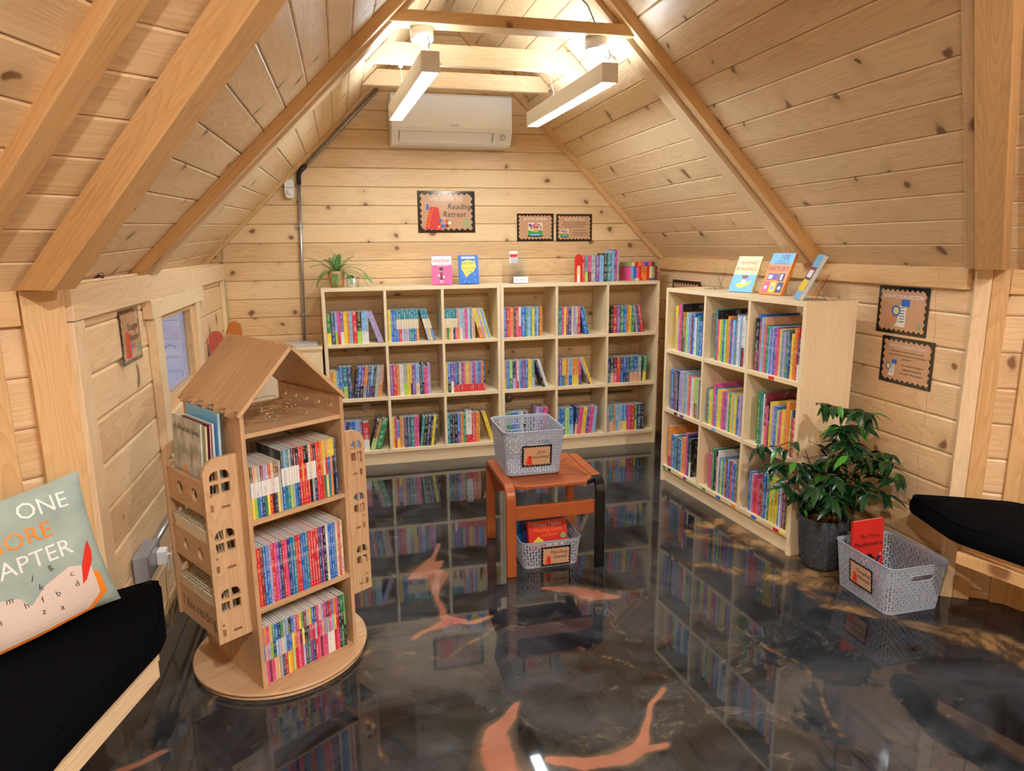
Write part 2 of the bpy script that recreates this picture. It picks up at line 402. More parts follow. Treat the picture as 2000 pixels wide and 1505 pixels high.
# ceiling: two bay slopes and the ten faces of the hut roof, meeting in valleys
xrg = (KR - K0) / 2
def outn(k): am = R_(18 + 36 * k + 18); return Vector((math.sin(am), math.cos(am), 0))
C0 = Vector((CX, CY, 0))
def hubcut(k, sgn=1):
    o_ = outn(k); return ((C0 + o_ * APH + Vector((0, 0, ZE))), Vector((SLH * o_.x, SLH * o_.y, 1)) * sgn)
def ceil(mb):
    s2 = .70710678
    for side in (1, -1):
        kside = 0 if side == 1 else 8
        if side == 1: uo, uu, vv, base = (XR, 0, KR - XR), (0, -1, 0), (-s2, 0, s2), [((xrg, 0, 0), (1, KY / 2, 0)), ((XR + .02, 0, 0), (-1, 0, 0))]; um, ux = -YB, 3.9
        else: uu = Vector((0, 1, KY)).normalized(); uo, vv, base = (XL - .11, 0, XL - .11 + K0), Vector((-1, -KY, 1)).cross(uu) * -1, [((xrg, 0, 0), (-1, -KY / 2, 0)), ((XL - .13, 0, 0), (1, 0, 0))]; um, ux = -3.9, YB + .01; base.append(((0, YB, 0), (0, -1, 0)))
        base = base + [((0, CY, 0), (0, 1, 0))]
        st = random.getstate()
        planks(mb, uo, uu, vv, um, ux, -.05, 2.4, .121, base + [hubcut(kside)], 'roofwood')
        random.setstate(st)
        planks(mb, uo, uu, vv, um, ux, -.05, 2.4, .121, base + [hubcut(kside, -1), hubcut(9)], 'roofwood')
    th = math.atan(SLH)
    for k in range(10):
        a, b = Vector((*HV[k], 0)), Vector((*HV[(k + 1) % 10], 0)); e = (b - a).normalized(); inn = inward(e)
        vv = inn * math.cos(th) + Vector((0, 0, math.sin(th)))
        da, db = (a - C0).normalized(), (b - C0).normalized()
        cuts = [(C0, Vector((da.y, -da.x, 0))), (C0, Vector((-db.y, db.x, 0))), ((0, 0, ZE - .01), (0, 0, 1))]
        uo = a + Vector((0, 0, ZE)); L = (b - a).length
        args = (uo, e, vv, -.3, L + .3, -.05, 2.9, .121)
        if k in (0, 8, 9):
            st = random.getstate()
            planks(mb, *args, cuts + [((KR, 0, 0), (1, 0, 1))], 'roofwood'); random.setstate(st)
            planks(mb, *args, cuts + [((KR, 0, 0), (-1, 0, -1)), ((0, 0, K0), (-1, -KY, 1))], 'roofwood')
        else: planks(mb, *args, cuts, 'roofwood')
wallsurf('ceiling', ceil)
# ledge on top of the left wall (the roof starts behind it)
tn = [0]
def trim(mb, bevel=.003):
    tn[0] += 1; return struct(mb.build('trim_%d' % tn[0], bevel=bevel))
trim(MB().box(XL - .14, XL + .005, YC, YB, ZE - .01, ZE + .008, 'rail', g=(0, 1, 0)))
trim(MB().box(XL, XL + .028, YC, YB - .002, 1.215, ZE + .012, 'rail', g=(0, 1, 0)))            # left wall plate
trim(MB().box(XL, XL + .024, YC, YC + .085, 0, 1.213, 'rail'))                                # pale upright at the near end
trim(MB().box(XL, XL + .022, YB - .075, YB - .002, 0, 1.213, 'rail'))
trim(MB().box(XR - .026, XR, YC, YB - .002, 1.229, ZE + .008, 'beam', g=(0, 1, 0)))             # right wall plate
def bar(mb, p0, p1, w, h, up, mat='beam', off=0.0, lift=0.0):
    p0, p1 = Vector(p0), Vector(p1); d = (p1 - p0).normalized(); s_ = d.cross(Vector(up)).normalized(); u_ = s_.cross(d).normalized()
    T = Matrix((( d.x, s_.x, u_.x, p0.x), (d.y, s_.y, u_.y, p0.y), (d.z, s_.z, u_.z, p0.z), (0, 0, 0, 1)))
    o = len(mb.v); mb.newrnd()
    L = (p1 - p0).length
    v = [(x, y, z) for z in (lift, lift + h) for y in (off - w / 2, off + w / 2) for x in (0, L)]
    mb.add(v, [(0, 2, 3, 1), (4, 5, 7, 6), (0, 1, 5, 4), (2, 6, 7, 3), (0, 4, 6, 2), (1, 3, 7, 5)], mat, (1, 0, 0), T=T); return mb
XZ = Matrix(((1, 0, 0, 0), (0, 0, 1, 0), (0, 1, 0, 0), (0, 0, 0, 1)))
def rafter(side, y0, y1, dep, mat='beam', x_eave=None, ridge=True):
    dv = dep * 1.414; KL = KLy((y0 + y1) / 2); xrg = (KR - KL) / 2
    if side > 0:
        xe = XR if x_eave is None else x_eave
        pts = [(xe, KR - xe), (xrg, KR - xrg), (xrg, KR - xrg - dv), (xe, KR - xe - dv)]; g = (-1, 1, 0)
        pts = [p for p in pts]; pts[3] = (xe - .0, max(KR - xe - dv, 1.309)) if KR - xe - dv < 1.309 else pts[3]
        if KR - xe - dv < 1.309: pts = pts[:3] + [(KR - dv - 1.309, 1.309), (xe, 1.309)]
    else:
        xe = 1.309 - KL
        pts = [(xe, 1.309), (xrg, xrg + KL), (xrg, xrg + KL - dv), (xe + dv, 1.309)]; g = (1, 1, 0)
    mb = MB(); mb.prism(pts, y0, y1, mat, g, T=XZ); return mb
# main frame of the bay: a pair of double rafters with a flat tie between them
trim(rafter(1, -1.50, -1.452, .045)); trim(rafter(1, -1.435, -1.34, .062, 'rail'))
trim(rafter(-1, -1.53, -1.482, .042)); trim(rafter(-1, -1.465, -1.38, .055, 'rail'))
trim(rafter(1, YB - .05, YB - .002, .030)); trim(rafter(-1, YB - .05, YB - .002, .020))
def tie(yc, hy, z0, z1, mat='beam'):
    dl = .060 if yc < -1 else .004; KL = KLy(yc)
    pts = [(z0 - KL + dl, z0), (z1 - KL + dl, z1), (KR - z1 - dl, z1), (KR - z0 - dl, z0)]
    return trim(MB().prism(pts, yc - hy, yc + hy, mat, (1, 0, 0), T=XZ))
tie(-1.43, .045, 2.272, 2.318); tie(-.755, .022, 2.288, 2.385, 'rail'); tie(-.20, .022, 2.300, 2.388, 'rail')
# valley and hip beams
def hubz(p): return ZE + SLH * APH
def solve_valley(side):
    s18, c18 = math.sin(R_(18)), math.cos(R_(18))
    if side > 0: s_ = (ZE + SLH * APH - KR + CX) / (SLH * c18 - s18); x = CX + s_ * s18
    else: s_ = (ZE + SLH * APH - K0 - CX - KY * CY) / (SLH * c18 - s18 + KY * c18); x = CX - s_ * s18
    return Vector((x, CY + s_ * c18, ZE + SLH * (APH - s_ * c18)))
for side, kk in ((1, 0), (-1, 8)):
    P1 = solve_valley(side)
    # start of the valley at the eave
    o_ = outn(kk); n1 = Vector((SLH * o_.x, SLH * o_.y, 1)); n2 = Vector((side, 0 if side > 0 else -KY, 1)); d = n1.cross(n2)
    if d.z < 0: d = -d
    P0 = P1 - d * ((P1.z - 1.312) / d.z)
    up = (n1.normalized() + n2.normalized())
    def clipz(ob):
        bm = bmesh.new(); bm.from_mesh(ob.data); bmesh.ops.bisect_plane(bm, geom=bm.verts[:] + bm.edges[:] + bm.faces[:], plane_co=(0, 0, 1.309), plane_no=(0, 0, 1), clear_inner=True); bm.to_mesh(ob.data); bm.free()
    Q0 = P0 - (P1 - P0) * .12
    if side > 0:
        clipz(trim(bar(MB(), Q0, P1 + (P1 - P0) * .25, .085, .085, up, 'beam', off=-.050, lift=-.080)))
        clipz(trim(bar(MB(), Q0, P1 + (P1 - P0) * .25, .034, .05, up, 'rail', off=.011, lift=-.052)))
    else: clipz(trim(bar(MB(), Q0, P1 + (P1 - P0) * .25, .074, .080, up, 'beam', off=.048, lift=-.072)))
    for vi in ((1, 2, 3) if side > 0 else (8, 7, 6)):
        v = Vector((*HV[vi], ZE)); ap = Vector((CX, CY, ZE + SLH * APH)); q = v + (ap - v) * .02
        trim(bar(MB(), q, v + (ap - v) * .97, .060, .05, (0, 0, 1), 'beam', off=.055 if side < 0 else 0, lift=-.055))
# hub wall plates, corner boards
for k, (a, b, e) in enumerate(HW):
    inn = inward(e); L = (b - a).length; T = Matrix(((e.x, inn.x, 0, a.x), (e.y, inn.y, 0, a.y), (0, 0, 1, 0), (0, 0, 0, 1)))
    mb = MB(); mb.T = T
    if k == 0: mb.box(.112, L, 0, .022, 1.215, 1.306, 'beam').box(.0, .052, 0, .034, 0, 1.307, 'rail', g=(0, 0, 1)).box(.054, .110, 0, .028, 0, 1.306, 'beam', g=(0, 0, 1)).box(.18, L, 0, .02, 0, 1.213, 'beam', g=(0, 0, 1))
    elif k == 8: mb.box(0, L - .102, 0, .022, 1.215, 1.306, 'beam').box(L - .10, L, 0, .03, 0, 1.306, 'beam', g=(0, 0, 1)).box(0, .085, 0, .02, 0, 1.213, 'beam', g=(0, 0, 1))
    else: mb.box(0, L, 0, .022, 1.215, 1.306, 'beam').box(0, .08, 0, .02, 0, 1.213, 'beam', g=(0, 0, 1)).box(L - .08, L, 0, .02, 0, 1.213, 'beam', g=(0, 0, 1))
    trim(mb)
mb = MB(); mb.T = Matrix.Identity(4)
# ------------------------------------------------------------------ floor
def floor():
    st = .0145; xs = np.arange(-1.35, 3.15, st); ys = np.arange(-5.85, .36, st); nx, ny = len(xs), len(ys)
    X, Y = np.meshgrid(xs, ys)
    def warp(X, Y, a, f, s):
        return (X + a * np.sin(f * Y + s) + a * .5 * np.sin(2.3 * f * X - 1.7 * f * Y + 2 * s), Y + a * np.cos(f * X + 1.3 * s) + a * .5 * np.sin(1.9 * f * X + 2.1 * f * Y + s))
    def chain(pts, Xw, Yw):     # pts (x,y,r) -> max of 1-d/r
        out = np.zeros_like(X)
        for (x0, y0, r0), (x1, y1, r1) in zip(pts, pts[1:]):
            dx, dy = x1 - x0, y1 - y0; t = np.clip(((Xw - x0) * dx + (Yw - y0) * dy) / (dx * dx + dy * dy + 1e-9), 0, 1)
            r = r0 + (r1 - r0) * t; d = np.hypot(Xw - x0 - t * dx, Yw - y0 - t * dy)
            out = np.maximum(out, np.clip(1 - .5 * d / r, 0, 1))
        return out
    X1, Y1 = warp(X, Y, .008, 21, 1.0); X2, Y2 = warp(X, Y, .02, 11, 2.0)
    O = [[(.50, -1.30, .006), (.475, -1.46, .012), (.40, -1.60, .055), (.46, -1.62, .045), (.435, -1.80, .012), (.43, -1.98, .012), (.47, -2.02, .028), (.38, -2.06, .012), (.31, -2.10, .004)],
         [(.335, -1.64, .008), (.40, -1.60, .05), (.50, -1.50, .008)], [(.435, -1.98, .02), (.53, -2.04, .014), (.62, -2.03, .004)],
         [(.87, -1.86, .01), (.99, -1.92, .035), (1.05, -1.97, .05), (1.15, -2.00, .01)],
         [(.585, -2.545, .006), (.55, -2.60, .02), (.50, -2.66, .035), (.47, -2.80, .052), (.50, -2.98, .035)],
         [(.60, -2.80, .01), (.70, -2.86, .022), (.86, -2.83, .028), (.93, -2.76, .012), (1.00, -2.67, .006), (1.07, -2.60, .004)], [(.86, -2.83, .02), (.95, -2.84, .006)],
         [(-.44, -2.50, .006), (-.55, -2.56, .014), (-.62, -2.60, .008)]]
    G = [[(1.60, -1.80, .012), (1.75, -1.97, .02), (1.86, -2.06, .022), (2.0, -2.02, .03), (2.07, -1.93, .02), (2.05, -1.74, .025), (1.93, -1.60, .012)],
         [(1.80, -1.47, .018), (1.93, -1.42, .03), (1.98, -1.50, .03), (2.02, -1.62, .014)], [(1.72, -1.52, .012), (1.83, -1.66, .016), (1.95, -1.74, .01)],
         [(1.90, -2.14, .012), (1.95, -2.24, .022), (2.03, -2.33, .016), (2.12, -2.40, .008)], [(1.92, -2.10, .02), (2.02, -2.12, .03), (2.14, -2.06, .03)],
         [(2.11, -2.44, .010), (2.22, -2.60, .022), (2.33, -2.78, .022), (2.45, -2.92, .03)], [(2.24, -2.55, .010), (2.36, -2.70, .022), (2.5, -2.85, .02)],
         [(0.0, -2.29, .006), (.09, -2.46, .007), (.17, -2.72, .006)], [(.14, -2.12, .016), (.11, -2.23, .012), (.06, -2.30, .01)],
         [(.20, -.62, .008), (.30, -.85, .01), (.37, -.99, .006)], [(.24, -.5, .008), (.5, -.62, .005), (.9, -.6, .007), (1.3, -.78, .005)],
         [(.9, -2.3, .004), (1.05, -2.5, .004), (1.15, -2.75, .004)], [(1.5, -2.3, .003), (1.55, -2.6, .004), (1.5, -2.9, .003)],
         [(-.30, -2.22, .006), (-.33, -2.3, .012), (-.28, -2.42, .006)], [(.62, -2.12, .006), (.42, -2.25, .005), (.24, -2.12, .006)]]
    o = np.zeros_like(X); g = np.zeros_like(X)
    for p in O: o = np.maximum(o, chain([(a, b, max(c, .009)) for a, b, c in p], X1, Y1))
    for i, p in enumerate(G): g = np.maximum(g, chain([(a, b, max(c * (2.1 if i < 7 else 1), .011)) for a, b, c in p], X2, Y2) * (1 if i < 7 else .55))
    # long streaks inside the gold swirls
    g *= .88 + .12 * np.sin(46 * (X2 * .6 - Y2 * .9) + 5 * np.sin(7 * X))
    me = bpy.data.meshes.new('floor'); co = np.stack([X, Y, np.zeros_like(X)], -1).reshape(-1, 3)
    i = np.arange(nx * ny).reshape(ny, nx); F = np.stack([i[:-1, :-1], i[:-1, 1:], i[1:, 1:], i[1:, :-1]], -1).reshape(-1, 4)
    me.vertices.add(len(co)); me.vertices.foreach_set('co', co.ravel()); me.loops.add(F.size); me.loops.foreach_set('vertex_index', F.ravel().astype(np.int32))
    me.polygons.add(len(F)); me.polygons.foreach_set('loop_start', np.arange(0, F.size, 4, dtype=np.int32)); me.polygons.foreach_set('loop_total', np.full(len(F), 4, dtype=np.int32))
    me.update(calc_edges=True)
    a = me.attributes.new('veins', 'FLOAT_COLOR', 'POINT'); b = np.stack([o, g, o * 0, o * 0 + 1], -1).astype(np.float32).ravel(); a.data.foreach_set('color', b)
    me.materials.append(M['floor']); ob = bpy.data.objects.new('floor', me); COL.objects.link(ob); return struct(ob)
floor()
# ------------------------------------------------------------------ window in the left wall
w = MB(); t_ = .022
w.box(XL, XL + .035, -1.50, -1.405, .62, 1.205, 'rail')                       # left casing board
w.prism([(-1.50, .62), (-1.405, .62), (-1.43, .585), (-1.46, .565), (-1.50, .60)], XL, XL + .035, 'rail', (0, 1, 0), T=Matrix(((0, 0, 1, 0), (1, 0, 0, 0), (0, 1, 0, 0), (0, 0, 0, 1))))
w.box(XL, XL + .036, -1.53, -.50, 1.145, 1.215, 'rail', g=(0, 1, 0))
w.box(XL, XL + .030, -.68, -.60, .62, 1.145, 'rail')
w.box(XL, XL + .030, -1.405, -.68, .655, .735, 'rail', g=(0, 1, 0))
win = struct(w.build('window_1', bevel=.002))
f = MB()
for (a, b, c, d) in ((-1.405, -1.335, .735, 1.145), (-.745, -.68, .735, 1.145), (-1.335, -.745, .735, .79), (-1.335, -.745, 1.12, 1.145)):
    f.box(XL - .03, XL + .012, a, b, c, d, 'beam')
f.build('window_frame', win, bevel=.002)
MB().box(XL - .022, XL - .016, -1.337, -.743, .785, 1.125, 'glass').build('window_glass', win)
hd = MB(); hd.box(XL + .012, XL + .022, -1.10, -.98, .745, .77, 'socket', g=(0, 1, 0)).tube([(XL + .03, -1.12, .762), (XL + .03, -.99, .762)], .006, 'socket')
hd.build('window_handle', win)
BACK='''0,0:gy/14.9/25.2/186/0 nn/40/24.7/202/0 le/64.7/14.1/202/0 pr/78.8/19.7/202/0 uw/98.5/19.8/202/0 y/118.3/19.8/202/0 o/138.1/15.9/202/0 l/154/18.2/202/0 r/172.2/28.5/202/0 ke/200.6/29.7/202/0 lw/230.3/21.8/202/0 lw/252.1/20.1/202/0 v/336.3/16.4/209/-19 v/353.7/16.5/209/-19
0,1:y/400.7/19.3/205/0 b/420/12.9/205/0 b/432.9/19.9/205/0 tcb/452.8/15.8/205/0 tcr/468.6/15.9/205/0 tcv/484.5/15.9/205/0 tcs/500.4/15.9/205/0 tcv/516.3/16/205/0 tct/532.3/16/205/0 tct/548.2/16/205/0 tcb/564.2/16/205/0 tco/580.3/15.5/205/0 tcv/654.9/16.2/208/-15 tcy/671.7/15.1/208/-15 tcb/687.3/15.1/208/-15
0,2:tcj/762.4/14.6/199/0 tcg/777/14.6/199/0 tco/791.6/14.6/199/0 tcc/806.2/13.4/199/0 tcn/819.6/13.4/199/0 tcp/833/12.2/199/0 jo/845.2/18.4/199/0 lw/863.6/17.2/199/0 s/880.7/15.4/199/0 p/896.1/18.5/199/0 l/914.5/7.4/199/0 w/921.9/7.4/199/0 t/929.3/7.4/199/0 b/936.7/7.4/199/0 c/944.1/7.4/199/0 j/951.6/13.6/199/0 yo/999.9/26.9/202/-16 v/1027.9/12/202/-16 y/1040.4/10.8/202/-16 l/1051.6/8.4/202/-16 l/1060.4/8.4/202/-16 y/1069.2/6/202/-16
1,0:o/12.3/20.5/180/0 y/32.8/18.2/180/0 l/51/16/180/0 b/67/27.5/205/0 te/94.4/25.2/205/0 n/119.7/29.9/205/0 k/165.2/12.6/202/7 bn/177.9/20.7/202/7 uk/198.7/19.6/202/7 os/218.5/21.9/202/7 n/240.6/19.7/202/7 lu/260.4/15.1/202/7 k/275.6/16.3/202/7 s/291.9/26.2/202/7 jo/318.3/21/202/7
1,1:u/393.8/22.5/202/0 r/416.3/23.8/202/0 o/440/19.1/202/0 w/459.1/23.9/202/0 se/483/26.3/202/0 y/509.3/20.4/202/0 yk/529.7/8.4/202/0 uu/538.1/25.3/202/0 lc/563.4/24.1/202/0 n/587.5/18.1/186/0 tk/605.7/13.3/202/0 p/619/24.3/180/0 v/643.3/17/202/0
1,2:y/755.3/16/196/0 bk/771.3/20.3/196/0 uw/791.6/18.5/196/0 ur/810.2/12.6/196/0 br/822.7/12.6/196/0 nr/835.3/12.6/196/0 cr/847.9/12.6/196/0 ur/860.5/12.6/196/0 pr/873.1/12.6/196/0 jr/885.8/12.7/196/0 yr/898.5/12.7/196/0 jr/911.1/12.7/196/0 sr/923.8/12.7/196/0 ur/936.6/12.7/196/0 pr/949.3/12.8/196/0 lr/962/12.8/196/0 br/974.8/12.8/196/0 ur/987.6/12.8/196/0 or/1000.4/12.8/196/0 nr/1013.2/12.8/196/0
2,0:v/88/11.6/199/0 n/99.6/17.5/199/0 n/117.1/9.3/199/0 b/126.4/17.5/199/0 b/144/16.4/199/0 l/160.4/15.3/199/0 v/175.6/16.5/199/0 u/192.1/11.8/199/0 rw/208.6/38.4/186/0 ke/252.3/16/202/15 oc/268.9/13.8/202/15 g/283.1/41.4/202/15
2,1:y/388.7/14.4/205/0 pr/403.2/16.9/205/0 by/420/20.5/180/0 o/440.5/12.1/205/0 j/452.6/15.7/205/0 n/468.4/20.6/205/0 n/489/23.1/205/0 t/512.1/24.4/205/0 p/541.4/30.6/205/0 t/575.1/19.5/202/7 k/594.7/20.1/202/7 n/615/20.2/202/7 k/635.4/13.5/202/7 y/648.9/18.4/202/7 d/667.5/13.5/202/7
2,2:t/755.5/22.5/205/0 k/778/15/205/0 n/793/16.3/205/0 k/809.3/16.3/205/0 bu/825.7/22.7/205/0 o/848.3/20.2/205/0 g/868.5/17.7/205/0 wr/886.3/39.3/220/0 r/925.6/28/205/0 o/953.6/28.1/205/0 y/1060.1/24.7/210/-17
0,3:b/1153/22.7/196/0 r/1175.7/25.3/196/0 o/1201.1/24.1/196/0 n/1225.2/14/196/0 r/1239.2/20.4/196/0 wp/1259.6/17.9/196/0 b/1277.5/29.5/196/0 t/1306.9/14.1/196/0 l/1321.1/23.2/196/0 g/1344.2/10.3/196/0 y/1354.5/16.8/196/0 b/1371.3/14.2/196/0 l/1385.5/14.2/196/0 k/1399.7/6.5/196/0 o/1406.2/18.2/196/0
0,4:g/1522.9/9.2/189/0 t/1532.1/25/189/0 p/1557/17.1/189/0 y/1574.1/15.8/189/0 pu/1590/14.5/189/0 n/1604.5/22.5/189/0 c/1627/13.3/189/0 v/1640.3/10.6/189/0 s/1650.9/12/189/0 cs/1662.9/10.6/189/0 r/1673.5/18.7/189/0 b/1728.3/23.6/190/-12 t/1752.4/10.5/190/-12
0,5:k/1890/21.8/186/0 k/1911.8/21.8/186/0 r/1933.6/24.6/186/0 u/1958.2/28.8/186/0 g/1987/27.5/186/0 b/2014.6/19.3/186/0 o/2033.9/16.6/186/0 y/2050.4/20.8/186/0 g/2071.2/23.6/186/0 v/2110.1/15.1/185/-9 n/2125.4/16.5/185/-9 r/2142.1/22.1/185/-9
1,3:jy/1151.7/18/192/0 b/1169.7/21.8/192/0 eg/1191.5/21.9/192/0 nv/1213.4/22/192/0 p/1235.4/9.1/192/0 wr/1244.4/11.7/192/0 s/1256.1/10.4/192/0 b/1266.4/14.3/192/0 u/1280.7/22.1/192/0 b/1302.8/19.5/192/0 y/1322.4/17/192/0 y/1339.3/13.1/192/0 tl/1352.4/18.3/192/0 nk/1432.6/15.1/198/-18 w/1448.4/11.3/198/-18 w/1460.3/8.8/198/-18
1,4:u/1524/17.3/186/0 ub/1541.3/22.7/186/0 yt/1564/22.7/186/0 o/1586.8/21.5/186/0 s/1608.2/4/186/0 lb/1612.3/24.2/186/0 oy/1636.5/25.6/186/0 oy/1662.1/21.6/186/0 pu/1683.7/20.3/186/0 sm/1759.8/15.4/194/-20 y/1776.2/16.7/194/-20
1,5:nt/1896.7/24.9/180/0 kj/1921.6/26.3/180/0 mp/1947.9/23.6/180/0 r/1971.5/26.5/180/0 nb/1998/19.6/180/0 bn/2017.6/23.8/180/0 n/2041.4/25.3/180/0 tj/2066.6/32.4/180/0 bj/2099/28.2/180/0 sj/2127.3/28.3/180/0 gy/2164.1/25.5/177/4
2,3:s/1147.3/19.5/186/0 g/1166.8/19.6/186/0 t/1186.4/18.3/186/0 b/1204.7/19.6/186/0 b/1224.3/19.7/186/0 l/1244/19.7/186/0 w/1263.7/18.4/186/0 k/1282.2/18.5/186/0 v/1300.6/17.2/186/0 v/1360.9/27.8/208/6 u/1388.9/26.6/208/6 p/1415.6/30.6/208/6
2,4:b/1518.4/30.4/192/0 b/1548.8/30.5/192/0 e/1579.3/17.7/192/0 e/1597/15/192/0 bl/1612/31.4/192/0 nj/1657.7/20.4/190/6 p/1678.3/31.4/190/6 y/1709.9/27.4/190/6 u/1737.5/24.7/190/6 p/1762.4/26.2/190/6 l/1788.7/23.5/190/6
2,5:m/1893/9.8/186/0 s/1902.8/19.7/186/0 tj/1922.5/31/186/0 o/1953.5/16.9/186/0 l/1970.4/21.2/186/0 sj/1991.6/9.9/186/0 lc/2001.5/21.3/186/0 by/2022.8/31.3/186/0 p/2054.1/28.5/186/0 r/2082.6/31.5/186/0 ge/2114.1/18.6/186/0 n/2132.8/31.6/186/0 k/2164.4/20.2/186/0'''
RIGHT='''0,0:y/75.6/15.1/255/0 y/90.7/12.9/255/0 v/103.6/14.9/200/0 p/118.5/19/265/0 l/137.5/10.5/270/0 k/148/10.4/270/0 oq/158.4/14.5/225/0 t/173/16.5/200/0 e/189.4/14.3/225/0 l/203.7/16.2/225/0 v/220/18.1/225/0 m/238.1/12/215/0 b/250.1/23.8/225/0 w/273.9/17.6/205/0 t/291.5/25.2/215/0 b/316.7/28.7/190/0
0,1:t/459.3/13.9/265/0 k/473.2/8.6/260/0 p/481.8/17.2/215/0 y/499/13.6/215/0 e/512.7/13.5/215/0 t/526.2/11.8/220/0 b/538/8.4/220/0 e/546.3/13.3/220/0 y/559.6/9.9/225/0 o/569.6/19.7/240/0 b/589.2/8.1/225/0 p/597.4/12.9/215/0 l/610.3/17.7/225/0 t/628/11.2/230/0 v/639.1/11.1/255/0 w/650.2/14.2/245/0 l/664.4/15.6/250/0 wm/680/23.2/250/0 w/703.1/10.7/230/0
0,2:km/783.7/24.9/250/0 b/808.6/9.9/270/0 r/818.5/8.2/250/0 l/826.7/13/260/0 j/839.7/11.3/260/0 p/851/12.8/225/0 g/863.8/14.3/225/0 l/878.1/11.1/220/0 b/889.2/9.4/220/0 v/898.6/10.9/220/0 b/909.5/10.9/215/0 u/920.4/15.4/218/0 p/935.8/10.7/215/0 y/946.5/10.6/215/0 c/957.1/12.1/210/0 t/969.2/13.5/212/0 v/982.6/11.9/208/0 g/994.5/10.3/208/0 b/1004.8/10.3/208/0 n/1015.1/14.5/212/0 y/1029.6/14.4/205/0 o/1044.1/17.1/232/0 r/1061.2/14.1/232/0 nw/1075.3/27.9/190/0
1,0:b/49.3/30.1/235/0 m/79.4/20.8/235/0 n/100.3/26.5/235/0 k/126.7/20.4/230/0 v/147.1/28.8/240/0 s/175.9/25.5/240/0 l/201.4/22.4/235/0 o/223.9/19.4/225/0 p/243.3/19.3/225/0 w/262.6/16.4/222/0 c/278.9/13.5/222/0 eq/292.5/34.8/222/0 s/327.3/15.9/222/0
1,1:t/420.7/17.5/190/0 y/438.2/19.5/190/0 e/457.7/15/190/0 p/472.7/19.2/230/0 b/491.9/16.9/210/0 y/508.8/16.7/205/0 y/525.6/14.5/205/0 j/540.1/14.4/200/0 p/554.5/16.4/200/0 u/570.9/14.2/200/0 v/585.1/12.1/202/0 c/597.2/14/200/0 g/611.2/13.9/202/0 y/625.1/15.8/205/0 s/640.8/13.7/205/0 y/654.5/17.5/205/0 b/672/23/200/0 v/695/17.1/205/0
1,2:g/835.8/18.4/255/0 t/854.2/12.8/250/0 w/867/10.9/250/0 mo/877.9/14.4/260/0 p/892.3/17.8/200/0 k/910.1/12.4/225/0 y/922.5/12.3/225/0 v/934.8/15.7/210/0 b/950.4/17.3/210/0 e/967.7/15.4/195/0 p/983.1/16.9/190/0 y/1000/18.4/205/0 j/1018.4/10/190/0 o/1028.4/21.4/250/0 y/1049.8/13/215/0 n/1062.8/11.3/215/0 r/1074.2/20.8/185/0
2,0:or/49.5/29.5/250/0 b/79/39.6/200/0 t/118.6/18.3/195/0 k/136.9/18.1/195/0 b/155/23.1/195/0 s/178.1/17.8/200/0 o/195.8/35.1/215/0 p/231/19.8/250/0 n/250.8/14.7/245/0 kw/265.5/19.5/225/0
2,1:p/456.7/36.3/195/0 g/493/16.9/230/0 k/509.8/14.6/225/0 j/524.5/12.5/195/0 w/537/12.4/230/0 b/549.3/16.4/195/0 e/565.7/18.3/190/0 b/584/14.1/195/0 y/598.1/12/190/0 m/610.1/15.9/205/0 b/626/19.7/205/0 r/645.7/19.5/205/0 b/665.2/21.2/205/0 u/686.4/13.4/205/0 g/699.8/13.3/220/0 o/713/16.9/235/0
2,2:b/804/15.2/200/0 s/819.2/15/195/0 p/834.2/13.3/195/0 r/847.5/19.7/175/0 p/867.2/13/172/0 m/880.2/14.5/170/0 r/894.8/14.4/170/0 b/909.2/20.6/232/0 w/929.8/11/228/0 g/940.9/14.1/225/0 y/954.9/15.5/230/0 e/970.4/15.4/225/0 y/985.8/13.7/222/0 y/999.5/15.1/222/0 b/1014.7/10.5/205/0 w/1025.2/9/202/0 v/1034.1/11.9/200/0 m/1046/20.6/232/0 k/1066.6/7.3/200/0 y/1073.9/21.7/195/0'''
# ================================================================== BOOKCASES
def bookcase(label, loc, rz, labels=()):
    W, H, D, t, s = 1.131, 1.16, .275, .021, .017
    o = thing('bookcase', label, 'bookcase', loc, rz, None)
    for x in (0, W - t): MB().box(x, x + t, 0, D, 0, H - t, 'shelf', g=(0, 0, 1)).build('side_panel', o, bevel=.001)
    MB().box(0, W, 0, D, H - t, H, 'shelf', g=(1, 0, 0)).build('top_panel', o, bevel=.001)
    for z in (.808, .455, .102): MB().box(t, W - t, .001, D - .002, z - t, z, 'shelf', g=(1, 0, 0)).build('shelf', o, bevel=.001)
    for x in (.378, .742):
        for z0, z1 in ((.102, .434), (.455, .787), (.808, H - t)): MB().box(x, x + s, .0015, D - .004, z0, z1, 'shelf', g=(0, 0, 1)).build('divider', o)
    MB().box(t, W - t, .02, .036, 0, .081, 'shelf', g=(1, 0, 0)).build('plinth', o)
    for (x, z, c, w_) in labels: MB().box(x, x + w_, -.0012, .0009, z - .0165, z - .003, c).build('shelf_label', o)
    return o
UW = 1.131
bookcase('left pine bookcase of the pair against the back wall, beside the pale cabinet', (0, 0, 0), 0)
bookcase('right pine bookcase of the pair against the back wall, behind the orange stool', (UW + .002, 0, 0), 0)
TH = .0828; RX, RY = 1.9497, -.7355
RZR = math.atan2(-math.cos(TH), math.sin(TH))
